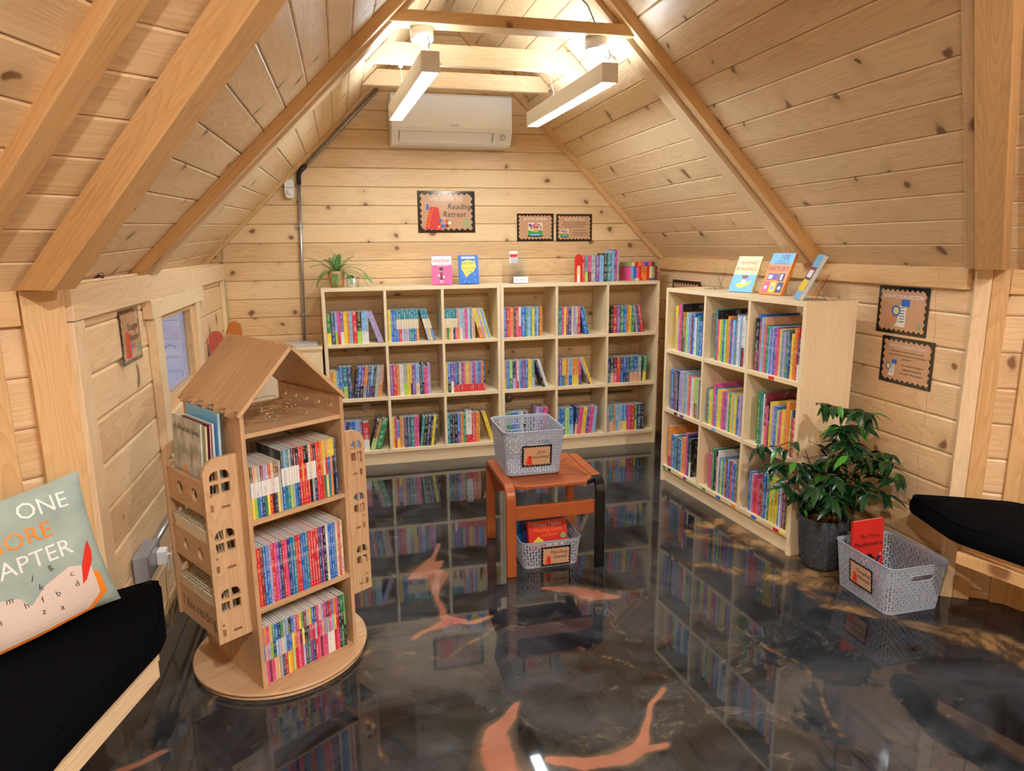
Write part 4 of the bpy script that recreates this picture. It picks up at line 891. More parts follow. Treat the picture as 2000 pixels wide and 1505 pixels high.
fairy('fairy_lights', 'copper wire fairy lights heaped under the house bookcase roof', squiggle(46, -.02, -.02, z3 + .0035, .12, .14, .035, 3), HM)

# ================================================================== STOOL
so = thing('stool', 'orange bentwood stool with one black leg, holding a grey basket', 'stool', (.75, -1.74, 0), 0)
SW, SD, SH = .445, .443, .412
def bent(a0, a1):    # profile in local Y/Z of the frame, from parameter a0 to a1 (0 front foot .. 1 back foot)
    r = .065; P = []; n = 60
    pts = [(0, 0)] + [(0, SH - r)] + [(r - r * math.cos(t), SH - r + r * math.sin(t)) for t in [PI / 2 * i / 8 for i in range(1, 9)]] + [(SD - r + r * math.sin(t), SH - r + r * math.cos(t)) for t in [PI / 2 * i / 8 for i in range(0, 9)]] + [(SD, 0)]
    return pts[a0:a1]
def strip(mb, prof, x0, x1, t, mat):
    n = len(prof); inner = []
    for i, p in enumerate(prof):
        a = prof[max(i - 1, 0)]; b = prof[min(i + 1, n - 1)]; dx, dz = b[0] - a[0], b[1] - a[1]; l = math.hypot(dx, dz); inner.append((p[0] + dz / l * t, p[1] - dx / l * t))
    V = []; mb.newrnd()
    for p, q in zip(prof, inner): V += [(x0, p[0], p[1]), (x1, p[0], p[1]), (x1, q[0], q[1]), (x0, q[0], q[1])]
    F = []
    for i in range(n - 1):
        a, b = 4 * i, 4 * i + 4
        F += [(a, a + 1, b + 1, b), (a + 1, a + 2, b + 2, b + 1), (a + 2, a + 3, b + 3, b + 2), (a + 3, a, b, b + 3)]
    F += [(0, 3, 2, 1), (4 * n - 4, 4 * n - 3, 4 * n - 2, 4 * n - 1)]
    mb.add(V, F, mat, (0, 1, 0) if False else (0, 0, 1))
fl = MB(); strip(fl, bent(0, 99), 0, .042, .024, 'orange'); fl.build('leg_frame', so, bevel=.004)
fr = MB(); strip(fr, bent(9, 99), SW - .042, SW, .024, 'orange'); fr.build('leg_frame', so, bevel=.003)
fb = MB(); strip(fb, bent(0, 10), SW - .042, SW, .024, 'blackgloss'); o = fb.build('leg', so, bevel=.003); o['label'] = 'glossy black front right leg'
for y in (.022, SD - .040): MB().box(.042, SW - .042, y, y + .018, .248, .312, 'orange').build('stretcher', so, bevel=.003)
st = MB()
out = [(.042, .030), (.075, .006), (SW - .075, .006), (SW - .042, .030), (SW - .042, SD - .030), (SW - .075, SD - .008), (.075, SD - .008), (.042, SD - .030)]
st.prism(out, SH - .020, SH - .004, 'orange', (1, 0, 0)); se = st.build('seat', so, bevel=.003)
MB().prism([(SW - .085, .0055), (SW - .075, .0055), (SW - .0415, .0295), (SW - .0415, .06), (SW - .058, .035)], SH - .0205, SH - .0036, 'blackgloss', (1, 0, 0)).build('painted_corner', se)
ln = MB()
def line2(mb, P, w_, z, mat):
    for (a, b), (c, d) in zip(P, P[1:]):
        l = math.hypot(c - a, d - b) or 1; nx, ny = -(d - b) / l * w_, (c - a) / l * w_
        mb.add([(a - nx, b - ny, z), (c - nx, d - ny, z), (c + nx, d + ny, z), (a + nx, b + ny, z)], [(0, 1, 2, 3)], mat)
z = SH - .0034
line2(ln, [(.25, .37), (.29, .33), (.30, .27), (.335, .24), (.345, .20), (.375, .14), (.39, .075)], .0016, z, 'copper'); line2(ln, [(.24, .22), (.29, .22), (.325, .19), (.36, .13), (.385, .075)], .0014, z, 'copper')
line2(ln, [(.24, .12), (.30, .115), (.35, .10), (.385, .07)], .0013, z, 'copper'); line2(ln, [(.30, .27), (.35, .30), (.385, .35)], .001, z, 'copper'); line2(ln, [(.345, .20), (.37, .205), (.39, .18)], .001, z, 'copper')
ln.build('dark_lines', se)  # thin dark brown lines across the seat top
for (x, y) in ((.021, .012), (.021, SD - .012), (SW - .021, .012), (SW - .021, SD - .012)): pass

# ================================================================== BASKETS
def basket(label, loc, bw, bd, tw, td, h, cell, handles):
    """bw x bd bottom, tw x td rim, origin at the centre of the bottom"""
    o = thing('basket', label, 'basket', loc, 0)
    def rr(w_, d, r, s):   # point at perimeter fraction s on a rounded rectangle, starting at the front left corner, anticlockwise
        seg = [('l', w_ - 2 * r), ('a', PI / 2 * r), ('l', d - 2 * r), ('a', PI / 2 * r)] * 2; tot = sum(q[1] for q in seg); t = (s % 1.0) * tot
        x, y, an = -w_ / 2 + r, -d / 2, 0.0
        for k, L in seg:
            if t <= L + 1e-9:
                if k == 'l': return (x + math.cos(an) * t, y + math.sin(an) * t, an)
                a2 = t / r; return (x + r * (math.sin(an + a2) - math.sin(an)), y - r * (math.cos(an + a2) - math.cos(an)), an + a2)
            if k == 'l': x += math.cos(an) * L; y += math.sin(an) * L
            else: x += r * (math.sin(an + PI / 2) - math.sin(an)); y -= r * (math.cos(an + PI / 2) - math.cos(an)); an += PI / 2
            t -= L
        return (x, y, an)
    per = 2 * (tw + td) - .2 * .3; nu = int(per / cell) // 4 * 4; z0, z1 = .012, h - .012; nv = max(4, int((z1 - z0) / cell))
    def P(u, v):
        z = z0 + (z1 - z0) * v / nv; k = z / h; a = rr(bw + (tw - bw) * k, bd + (td - bd) * k, .028, u / nu); return (a[0], a[1], z)
    mb = MB(); V = []; F = []
    hole = set()
    for (uc, hw_) in handles:
        u0 = int(uc * nu); 
        for u in range(u0 - hw_, u0 + hw_):
            for v in range(nv - 4, nv - 2): hole.add((u % nu, v))
    for v in range(nv + 1):
        for u in range(nu): V.append(P(u, v))
    for v in range(nv):
        for u in range(nu):
            if (u, v) in hole: continue
            a, b, c, d = v * nu + u, v * nu + (u + 1) % nu, (v + 1) * nu + (u + 1) % nu, (v + 1) * nu + u
            up = (u + v) % 2 == 0; n = len(V)
            if up:
                V += [P(u + .06, v + .10), P(u + .94, v + .10), P(u + .5, v + .93)]
                F += [(a, b, n + 1, n), (b, c, n + 2, n + 1), (c, d, n + 2), (d, a, n, n + 2)]
            else:
                V += [P(u + .94, v + .90), P(u + .06, v + .90), P(u + .5, v + .07)]
                F += [(c, d, n + 1, n), (d, a, n + 2, n + 1), (a, b, n + 2), (b, c, n, n + 2)]
    mb.add(V, F, 'greyplastic', smooth=False); mb.build('woven_wall', o, solid=.0034)
    N = 80; base_ = MB(); rim = MB()
    for (za, zb_, e, rm_) in ((h - .013, h, .0012, rim), (0, .013, .0012, base_)):
        pr = []
        for zz, ex in ((za, e), (zb_ - .002, e * 1.5), (zb_, e), (zb_ , -.0012), (za, -.0012)):
            k = zz / h; pr.append([(*rr(bw + (tw - bw) * k + 2 * ex, bd + (td - bd) * k + 2 * ex, .028, i / N)[:2], zz) for i in range(N)])
        vv = [q for row in pr for q in row]; ff = []
        for j in range(5):
            for i in range(N): ff.append((j * N + i, j * N + (i + 1) % N, (j + 1) % 5 * N + (i + 1) % N, (j + 1) % 5 * N + i))
        rm_.add(vv, ff, 'greyplastic')
    lip = [(*rr(tw + .004, td + .004, .03, i / N)[:2], h - .001) for i in range(N)]
    MB().tube(lip, .0026, 'greyplastic', 6, closed=True).build('rim_lip', rim.build('rim', o))
    base_.build('bottom_rim', o)
    b = MB(); b.add([(*rr(bw, bd, .028, i / N)[:2], .002) for i in range(N)], [tuple(range(N))], 'greyplastic'); b.build('base', o, solid=.002)
    for (uc, hw_) in handles:
        u0 = int(uc * nu); g = []
        uu0, uu1, v0, v1 = u0 - hw_, u0 + hw_, nv - 4, nv - 2
        hg = MB()
        for i in range(40):
            a = 2 * PI * i / 40; cx_ = (uu0 + uu1) / 2 + (1 if math.cos(a) > 0 else -1) * ((uu1 - uu0) / 2 - 1) * (1 if abs(math.cos(a)) > 1e-6 else 0)
            p = P(cx_ + math.cos(a), (v0 + v1) / 2 + math.sin(a) * 1.0); g.append(p)
        hg.tube(g, .003, 'greyplastic', 6, closed=True); hg.build('handle_rim', o)
    return o
ba = basket('deep grey perforated basket on the stool with a just returned label', (.907, -1.485, SH + .0012), .245, .245, .275, .300, .205, .0132, [(.118, 4), (.618, 4)])
bb = basket('shallow grey perforated basket of game boxes under the stool', (.965, -1.545, .0012), .250, .270, .275, .295, .128, .0132, [(.375, 4)])
bc = basket('grey perforated basket of graphic novels on floor beside the potted plant', (2.205, -2.275, .0012), .240, .275, .275, .310, .200, .0132, [(.118, 4), (.618, 4)])
def blabel(par, w_, h, loc, rz, rx, kind, txt):
    o = signboard('label_card', txt, w_, h, (0, 0, 0), 0, kind)
    for k in ('label', 'category'): del o[k]
    o['label'] = txt; o.parent = par; o.location = loc; o.rotation_euler = (rx, 0, rz)
blabel(ba, .135, .098, (-.062, -.146, .046), 0, -R_(-6), 'basket1', 'card reading Just returned!')
blabel(bb, .135, .092, (-.050, -.1475, .012), 0, -R_(-5), 'basket2', 'card reading Matching Games')
blabel(bc, .125, .098, (-.138, .05, .060), -PI / 2, R_(5), 'basket3', 'card reading Graphic Novels')

def coverbook(name, label, w_, h, th, loc, rz, rx, face, fn, cat='book', group=None, side='paper'):
    mb = MB(); cover(mb, w_, h, th, face, side); o = mb.build(name); place(o, loc, rz=rz, rx=rx); tag(o, label, cat, group); q = MB(); fn(q)
    if q.v: q.build('cover_print', o)
    return o
def musk(q):
    q.text('The Three', L_(.085, .215, .0008), .024, 'ink', .1); q.text('Musketeers', L_(.078, .182, .0008), .031, 'ink', .1); q.text('Usborne', L_(.075, .258, .0008), .009, 'cream') if False else None
    poly(q, circle(.085, .120, .020, 14), 'ink', .0010); poly(q, circle(.085, .108, .014, 12), 'skin', .0012); rect(q, .055, .115, .117, .123, 'ink', .0014); poly(q, [(.06, .0), (.115, .0), (.105, .09), (.07, .09)], 'navy', .0011); poly(q, [(.10, .09), (.105, .07), (.145, .12), (.138, .13)], 'navy', .0012); poly(q, circle(.143, .132, .007, 8), 'skin', .0013)
coverbook('comic_book', 'red Three Musketeers book standing in the graphic novels basket', .157, .285, .012, (2.098, -2.205, .006), R_(4), R_(-4), 'red', musk)
def times(q):
    q.text('Times Tables', L_(.093, .112, .0008), .026, 'wink', sx=.95); q.text('Matching Games', L_(.095, .088, .0008), .021, 'orangep', sx=.95); q.text('and Book', L_(.098, .066, .0008), .020, 'orangep'); poly(q, [(.02, .04), (.045, .062), (.07, .04), (.045, .018)], 'yellow', .0009)
    for i, c in enumerate(('cream', 'cream', 'cream')): rect(q, .085 + .03 * i, .108 + .03 * i, .012, .03, 'wink', .0009)
    poly(q, circle(.165, .055, .014, 14), 'sage', .0009)
coverbook('game_box', 'red Times Tables matching games box in the basket under the stool', .186, .130, .034, (.885, -1.615, .052), R_(3), R_(-14), 'red', times, 'game box', side='red')
for i, (c, x, y, h, lb) in enumerate((('navy', .868, -1.565, .165, 'navy game box right behind the red Times Tables box'), ('blue', .858, -1.525, .168, 'blue game box behind the navy one under the stool'), ('lblue', .853, -1.497, .162, 'pale blue game box third from the back under the stool'), ('green', .852, -1.470, .166, 'green game box second from the back under the stool'), ('yellow', .852, -1.443, .164, 'yellow game box at the back of the basket under the stool'))):
    coverbook('game_box', lb, .195, h, .024, (x, y, .006), 0, R_(-5), c, lambda q: None, 'game box', side=c)

# ================================================================== ON TOP OF THE BOOKCASES
TZ = 1.1602
def stand(label, loc, rz, w_=.09, tilt=-12, h=.12):
    mb = MB(); mb.box(-w_ / 2, w_ / 2, -.005, .075, 0, .002, 'acrylic').box(-w_ / 2, w_ / 2, -.007, -.0045, 0, .012, 'acrylic')
    T = frame((0, .022, .002), rx=R_(tilt)); v = [(x, y, z) for z in (0, h) for y in (0, .002) for x in (-w_ / 2, w_ / 2)]
    mb.add(v, [(0, 2, 3, 1), (4, 5, 7, 6), (0, 1, 5, 4), (2, 6, 7, 3), (0, 4, 6, 2), (1, 3, 7, 5)], 'acrylic', T=T)
    T = frame((0, .074, .001), rx=R_(28)); v = [(x, y, z) for z in (0, .085) for y in (0, .002) for x in (-.012, .012)]
    mb.add(v, [(0, 2, 3, 1), (4, 5, 7, 6), (0, 1, 5, 4), (2, 6, 7, 3), (0, 4, 6, 2), (1, 3, 7, 5)], 'acrylic', T=T)
    o = mb.build('book_stand'); place(o, loc, rz=rz); return tag(o, label, 'book stand')
def anisha(q):
    rect(q, .0, .128, .128, .186, 'wink', .0007); q.text('ANiSHA', L_(.062, .155, .0012), .036, 'red', 0, .88); q.text('Accidental Detective', L_(.068, .122, .0009), .009, 'wink')
    for a, b, r, c in ((.060, .095, .013, 'skin'), (.060, .10, .014, 'ink'), (.045, .06, .008, 'wink'), (.075, .05, .008, 'wink')): poly(q, circle(a, b, r, 12), c, .0009)
    poly(q, [(.048, .03), (.072, .03), (.068, .082), (.052, .082)], 'maroon', .001); rect(q, .052, .056, .01, .03, 'wink'); rect(q, .064, .068, .01, .03, 'wink'); q.text('abc', L_(.1, .06, .0009), .01, 'wink') if False else None
coverbook('display_book', 'pink ANISHA book displayed upright on top of back wall bookcase', .130, .190, .015, (.700, .085, TZ + .0035), R_(-5), R_(-13), 'pink', anisha)
stand('clear book stand holding the pink ANISHA book', (.762, .088, TZ), R_(-5))
def delivery(q):
    poly(q, [(.02, .145), (.06, .158), (.11, .148), (.116, .115), (.10, .085), (.065, .062), (.045, .042), (.035, .07), (.018, .10)], 'yellow', .0008)
    for s_, y, z_ in (('DELIVERY', .135, .021), ('to', .118, .010), ('THE LOST', .102, .019), ('CITY', .080, .021)): q.text(s_, L_(.066, y, .0012), z_, 'navy', .1)
    rect(q, .02, .11, .166, .180, 'wink', .0008)
    r = random.Random(2)
    for i in range(34): poly(q, circle(r.uniform(.008, .12), r.uniform(.01, .06) if i % 2 else r.uniform(.06, .185), r.uniform(.001, .004), 7), r.choice(['lblue', 'wink', 'purple', 'lblue']), .0007)
coverbook('display_book', 'blue and yellow Delivery to the Lost City book on bookcase top', .132, .190, .016, (.878, .085, TZ + .0035), 0, R_(-12), 'blue', delivery)
stand('clear book stand holding the blue Lost City book', (.945, .088, TZ), 0)
# leaflet holder
lh = thing('leaflet_holder', 'clear acrylic leaflet holder with small cards on bookcase top', 'leaflet holder', (1.217, .08, TZ), R_(-4))
m = MB()
for i, (y, z0, h, x0, x1) in enumerate(((.0, 0, .085, .022, .125), (.018, 0, .135, .020, .120), (.036, 0, .175, .012, .110), (.054, 0, .215, .0, .100))):
    m.box(x0, x1, y, y + .0022, z0, h, 'acrylic')
m.box(0.0, .125, .056, .058, 0, .225, 'acrylic').box(0, .125, -.002, .06, 0, .002, 'acrylic'); m.build('tiers', lh)
c = MB(); c.box(.004, .060, .0455, .0475, .132, .212, 'wink'); c.box(.008, .058, .0445, .0453, .172, .192, 'red'); c.build('leaflet', lh)
c = MB(); c.box(.024, .122, -.0035, -.0015, .004, .044, 'wink'); c.text('Please take one', L_(.070, .024, .0040), .012, 'blue', .2); c.build('notice_card', lh)
# bookend and ten books
be = thing('bookend', 'red painted arched wooden bookend at left of the books on top', 'bookend', (1.667, .07, TZ), 0)
MB().shape([(0, 0), (.050, 0), (.050, .13)] + [(.025 + .025 * math.cos(t), .155 + .032 * math.sin(t)) for t in [PI * i / 12 for i in range(13)]] + [(0, .13)], [], .012, 'red', T=SG).build('arch', be, bevel=.001)
q = MB(); poly(q, [(.014, .0), (.036, .0)] + [(.025 + .011 * math.cos(t), .10 + .011 * math.sin(t)) for t in [PI * i / 10 for i in range(11)]], 'cream', .0065); poly(q, [(.016, 0), (.034, 0), (.032, .045), (.025, .052), (.018, .045)], 'wink', .0068); q.build('painted_window', be)
MB().box(-.01, .050, .006, .09, 0, .0015, 'steel').build('foot', be)
bx = 1.7195; TB = [('r', .0215, .176, 'red'), ('te', .0205, .176, 'green and yellow'), ('pm', .024, .178, 'crimson'), ('s', .031, .178, 'pale grey'), ('u', .029, .178, 'purple'), ('l', .029, .176, 'pale blue'), ('k', .024, .190, 'black'), ('t', .034, .190, 'dark teal'), ('l', .016, .208, 'tall sky blue'), ('u', .014, .214, 'tall purple'), ('p', .009, .214, 'slim pink'), ('s', .011, .214, 'slim grey')]
for cd, w_, h, nm in TB:
    mb = MB(); book_mesh(mb, cd, w_, h, .13); o = mb.build('storybook'); place(o, (bx, .075, TZ + .0002), rz=0); bx += w_ + .0005
    tag(o, nm + ' book standing beside the bookend on top of the back wall bookcase', 'book', 'books between bookend and striped box')
# striped box
sb = thing('storage_box', 'small multicoloured striped fabric box with lid on bookcase top', 'box', (2.062, .085, TZ + .0004), R_(3))
mb = MB(); cols = ['pink', 'lblue', 'blue', 'pink', 'red', 'orangep', 'orangep', 'red', 'cream', 'sage', 'maroon']; W_ = .225; D_ = .12
def stripes(mb, x0, x1, z0, z1, cs, y0, y1):
    n = len(cs)
    for i, c_ in enumerate(cs): mb.box(x0 + (x1 - x0) * i / n, x0 + (x1 - x0) * (i + 1) / n, y0, y1, z0, z1, c_)
stripes(mb, 0, W_, .016, .098, cols, 0, D_); stripes(mb, 0, W_, 0, .016, ['pink', 'sage', 'cream', 'red', 'orangep', 'red', 'blue', 'maroon'], 0, D_); mb.build('body', sb)
mb = MB(); stripes(mb, -.004, W_ + .004, .099, .126, ['sage', 'cream', 'red', 'orangep', 'pink', 'blue', 'pink', 'maroon', 'sage'], -.004, D_ + .004); mb.build('lid', sb)
MB().tube([(.135, -.004, .082), (.105, -.006, .082), (.100, -.006, .07), (.105, -.006, .060), (.14, -.004, .060)], .0018, 'steel').build('clasp', sb)
# display books on the right wall bookcase
def mummies(q):
    rect(q, 0, .142, 0, .095, 'lblue', .0007); q.text('MUMMIES', L_(.074, .158, .0010), .026, 'orangep'); q.text('&', L_(.074, .142, .0010), .012, 'orangep'); q.text('PYRAMIDS', L_(.072, .124, .0010), .026, 'orangep')
    poly(q, [(.03, .035), (.06, .02), (.11, .04), (.122, .065), (.09, .05), (.05, .05)], 'yellow', .0010); poly(q, circle(.075, .055, .014, 12), 'wink', .0012); poly(q, circle(.075, .09, .02, 12, PI, 2 * PI, True), 'maroon', .0011)
    r = random.Random(4)
    for i in range(22): poly(q, circle(r.choice([r.uniform(.006, .03), r.uniform(.115, .137)]), r.uniform(.10, .19), .003, 5), 'sage', .0009)
def history(q):
    rect(q, 0, .142, .155, .214, 'lblue', .0007); q.text('100', L_(.085, .193, .0010), .036, 'navy'); q.text('THINGS TO', L_(.080, .172, .0010), .014, 'navy'); q.text('KNOW ABOUT', L_(.078, .160, .0010), .013, 'navy'); q.text('HISTORY', L_(.071, .132, .0010), .034, 'maroon', 0, .92)
    rect(q, .02, .085, .075, .108, 'purple', .0009); rect(q, .025, .05, .08, .10, 'wink', .0011); rect(q, .09, .125, .07, .11, 'navy', .0009); rect(q, .1, .112, .075, .105, 'wink', .0011)
    for a, c_ in ((.012, 'pink'), (.055, 'yellow'), (.098, 'navy')): rect(q, a, a + .036, .012, .064, c_, .0009); poly(q, circle(a + .018, .035, .01, 10), 'wink' if c_ != 'yellow' else 'lblue', .0011)
def spine3(q): rect(q, 0, .15, .095, .155, 'maroon', .0007); rect(q, .02, .13, .105, .14, 'wink', .0009); rect(q, .0, .15, .04, .09, 'yellow', .0007)
def onright(u, n_, z=TZ): P = ov + dv * u + nv * n_; return (P.x, P.y, z)
coverbook('display_book', 'yellow and blue Mummies and Pyramids book on right wall bookcase', .142, .195, .012, (2.088, -1.165, TZ + .003), R_(-69), R_(-24), 'cream', mummies, side='yellow')
stand('clear stand behind the Mummies and Pyramids book', (2.135, -1.235, TZ), R_(-69), tilt=-24)
coverbook('display_book', 'orange and blue 100 Things to Know About History book', .142, .215, .018, (2.128, -1.375, TZ + .003), R_(-79), R_(-24), 'orangep', history, side='orangep')
stand('clear stand behind the 100 Things history book', (2.165, -1.445, TZ), R_(-79), tilt=-24)
coverbook('display_book', 'display book seen nearly edge-on, nearest on the right wall bookcase', .150, .215, .018, (2.128, -1.650, TZ + .003), R_(-118), R_(-26), 'lblue', spine3)
stand('clear stand behind the nearly edge-on display book', (2.135, -1.735, TZ), R_(-111), tilt=-26)
stand('empty clear book stand at the far end of right wall bookcase', (2.12, -.93, TZ), R_(-80), tilt=-22)
# ================================================================== PLANTS
def leafmesh(mb, base, d, up, L, w_, droop=.25, mat='ficus', fold=.18, n=6):
    d = Vector(d).normalized(); s_ = d.cross(Vector(up)); s_ = s_.normalized() if s_.length > 1e-4 else d.orthogonal().normalized(); u_ = s_.cross(d)
    mb.newrnd(); V = []; base = Vector(base)
    for i in range(n + 1):
        t = i / n; wd = w_ * (max(0, math.sin(PI * t ** .8)) ** .8 if t < 1 else 0) * (1 - .15 * t); c = base + d * (L * t) - Vector((0, 0, droop * L * t * t))
        V += [c - s_ * wd / 2 + u_ * (fold * wd), c, c + s_ * wd / 2 + u_ * (fold * wd)]
    F = []
    for i in range(n): a = 3 * i; F += [(a, a + 1, a + 4, a + 3), (a + 1, a + 2, a + 5, a + 4)]
    mb.add([tuple(v) for v in V], F, mat, smooth=True)
# fern in a woven pot
fo = thing('potted_fern', 'green fern in a woven gold pot on the left end of bookcase top', 'potted plant', (.098, .125, TZ))
MB().lathe([(.040, 0), (.046, .03), (.050, .07), (.054, .10), (.050, .102), (.046, .09), (.0, .09)], 'woven', 28, cap1=False).build('pot', fo)
mb = MB(); st = MB()
def frond(az, el, L, curve, r):
    P = [];
    for i in range(15):
        t = i / 14; e = el - curve * t; 
        if i == 0: p = Vector((0.012 * math.cos(az), .012 * math.sin(az), .09))
        else: p = P[-1] + Vector((math.cos(az) * math.cos(e), math.sin(az) * math.cos(e), math.sin(e))) * (L / 14)
        if abs(p.y) > .16: p.y = math.copysign(.16, p.y)
        if p.y > -.132 and i: p.z = max(p.z, .006)
        P.append(p)
    st.tube(P, [.0013 * (1 - .6 * i / 14) for i in range(15)], 'fern', 5)
    for i in range(1, 14):
        for q in range(2):
            k = i + q * .5 - .5; a = P[int(k)]; b = P[min(int(k) + 1, 14)]; p = a.lerp(b, k - int(k)); d = (b - a).normalized(); s_ = d.cross(Vector((0, 0, 1)))
            s_ = s_.normalized() if s_.length > .1 else Vector((1, 0, 0)); l = .024 * math.sin(PI * (.12 + .85 * i / 14)) ** .7 * r
            for sg in (-1, 1): leafmesh(mb, p, s_ * sg + d * .45, s_.cross(d), l * 1.05, .0052, .15, 'fern', .1, 3)
rr_ = random.Random(9)
for az, el, L, cv in ((200, 48, .24, .7), (175, 60, .20, 1.0), (215, 25, .20, 2.0), (240, 70, .17, 1.2), (265, 20, .17, 2.9), (300, 55, .17, 1.2), (335, 45, .23, 1.7), (350, 35, .24, 2.0), (15, 48, .22, 1.3), (35, 65, .18, .9), (70, 75, .15, .7), (110, 70, .15, .9), (150, 55, .20, 1.5), (185, 15, .20, 1.6), (320, 30, .17, 2.2), (5, 20, .19, 1.3), (285, 78, .14, .6), (230, 40, .18, 1.9), (95, 82, .13, .3)):
    frond(R_(az), R_(el), L, cv, 1.0)
st.build('stems', fo); mb.build('foliage', fo)
po = thing('potted_succulent', 'small artificial succulent in a white pot beside the fern', 'potted plant', (.186, .105, TZ))
MB().lathe([(.022, 0), (.029, .055), (.027, .055), (.026, .048), (0, .048)], 'white', 28, cap1=False).build('pot', po)
mb = MB()
for i in range(34):
    a = i * 2.4; e = R_(20 + 60 * (i / 34)); r0 = .012 * (1 - i / 40); leafmesh(mb, (r0 * math.cos(a), r0 * math.sin(a), .05), (math.cos(a) * math.cos(e), math.sin(a) * math.cos(e), math.sin(e)), (0, 0, 1), .026, .011, -.1, 'succ', .1, 4)
mb.build('foliage', po)
lo = thing('leaf_sprig', 'single long green leaf on a thin stem in a slim clear tube', 'plant', (.228, .11, TZ))
MB().lathe([(.006, 0), (.006, .062)], 'acrylic', 16).build('tube', lo)
P = [(.0, 0, .003), (.003, 0, .04), (.012, -.003, .078), (.022, -.006, .088), (.033, -.008, .083)]
MB().tube(P, .0009, 'fern', 6).build('stem', lo)
mb = MB(); leafmesh(mb, (.033, -.008, .085), (.62, -.15, -.62), (.5, -.7, .3), .095, .026, .05, 'fern', .12, 8); mb.build('leaf', lo)
# ficus by the right wall
FX, FY = 2.125, -1.975
fi = thing('potted_ficus', 'leafy dark green weeping fig in a dark grey round pot', 'potted plant', (FX, FY, 0))
MB().lathe([(.068, 0), (.080, .02), (.092, .10), (.100, .19), (.101, .236), (.096, .238), (.092, .22), (.090, .19)], 'stone', 48, cap1=False).build('pot', fi)
MB().lathe([(.080, .12), (.082, .205), (.079, .205), (.077, .195)], 'terracotta', 32, cap1=False, cap0=False).build('inner_pot', fi)
MB().lathe([(.0, .186), (.078, .186)], 'soil', 24, cap0=False, cap1=False).build('soil', fi)
tr = MB(); fol = MB(); rf = random.Random(21); tips = []
def branch(p, d, L, r, lvl):
    P = [Vector(p)]; d = Vector(d).normalized(); n = 7
    for i in range(n):
        d = (d + Vector((rf.uniform(-.18, .18), rf.uniform(-.18, .18), rf.uniform(-.1, .1) - (.10 if lvl else .0)))).normalized(); q = P[-1] + d * (L / n)
        q.x = max(min(q.x, XR - FX - .03), -.19); q.y = max(min(q.y, .5), -.33); P.append(q)
    tr.tube(P, [max(.0009, r * (1 - .75 * i / n)) for i in range(n + 1)], 'bark', 6)
    for i in range(2, n + 1):
        for q in range(3 if lvl else 1):
            a = rf.uniform(0, 2 * PI); dd = Vector((math.cos(a), math.sin(a), rf.uniform(-.55, .2)))
            base = P[i]; L_2 = rf.uniform(.056, .086)
            e = base + dd.normalized() * L_2
            if e.x > XR - FX - .01: dd.x = -abs(dd.x)
            if max(e.x, base.x) > -.095 and max(e.y, base.y) > .085: dd.y = -abs(dd.y)
            if max(e.x, base.x) > -.095 and base.y > .085: continue
            if e.z < .2 or (e.z < .27 and math.hypot(e.x, e.y) < .11): continue
            fol_ = (base, dd, L_2); tips.append(fol_)
    return P
trunk = branch((0, 0, .186), (.03, -.02, 1), .57, .007, 0); t2 = branch((.015, .01, .186), (-.15, .1, 1), .42, .006, 0); t3 = branch((-.01, -.015, .186), (.22, -.1, 1), .38, .005, 0)
for T3, n_ in ((trunk, 5), (t2, 5), (t3, 4)):
    for k in range(2, 8):
        for q in range(2):
            a = rf.uniform(0, 2 * PI); sc = 1.0 if k > 3 else .8
            ex = Vector((math.cos(a) * 1.0 + .12, math.sin(a) * .8 - .1, .45)); branch(T3[k], ex, rf.uniform(.14, .25) * sc * (1 if k < 6 else .55), .0022, 1)
branch(trunk[4], (1.0, -.35, .25), .30, .0026, 1); branch(trunk[3], (1.0, -.5, .1), .26, .0022, 1); branch(t2[4], (-1, -.2, .3), .22, .002, 1)
for (b_, d_, l_) in tips:
    leafmesh(fol, b_, d_, (rf.uniform(-.6, .6), rf.uniform(-.6, .6), 1), l_, l_ * .40, .42, 'ficus', .12, 5)
tr.build('stems', fi); fol.build('foliage', fi)
o = MB(); o.box(0, .034, 0, .0008, 0, .016, 'cream'); o.text('ficus', L_(.017, .008, .0004), .009, 'ink'); o = o.build('plant_tag', fi); place(o, (-.075, -.05, .335), rz=R_(-12), rx=0, ry=R_(8))
sq = squiggle(22, 0, 0, 0, .06, .055, .055, 8)
fairy('fairy_lights', 'copper wire fairy lights curled on top of the plant pot', [p + Vector((-.01, -.01, .200)) for p in sq], frame((FX, FY, 0)), .0009, 14)
# ================================================================== WALL AND CEILING FITTINGS
ac = thing('air_conditioner', 'white split air conditioner high on the back wall', 'air conditioner', (.478, YB - .007, 2.035))
pr = [(0, 0), (0, .300), (-.205, .300), (-.222, .285), (-.224, .10), (-.215, .075), (-.175, .012), (-.150, 0)]
XP = Matrix(((0, 0, 1, 0), (1, 0, 0, 0), (0, 1, 0, 0), (0, 0, 0, 1)))
MB().prism(pr, 0, .765, 'white', (0, 1, 0), T=XP).build('casing', ac, bevel=.006)
m = MB(); m.add([(.045, -.2135, .074), (.64, -.2135, .074), (.64, -.178, .018), (.045, -.178, .018)], [(0, 1, 2, 3)], 'white'); m.T = Matrix.Translation((0, -.0015, -.0005)); m.build('flap', ac)
q = MB(); q.add([(.045, -.2155, .0735), (.640, -.2155, .0735), (.640, -.2162, .0752), (.045, -.2162, .0752)], [(0, 1, 2, 3)], 'socket')
for x in (.045, .638): q.add([(x, -.2165, .076), (x + .004, -.2165, .076), (x + .002, -.181, .018), (x - .002, -.181, .018)], [(0, 1, 2, 3)], 'ink')
q.text('DAIKIN', Matrix(((1, 0, 0, .39), (0, 0, -1, -.2248), (0, 1, 0, .112), (0, 0, 0, 1))), .018, 'socket'); q.build('markings', ac)
d = Vector((0, .035, -.056)).normalized()
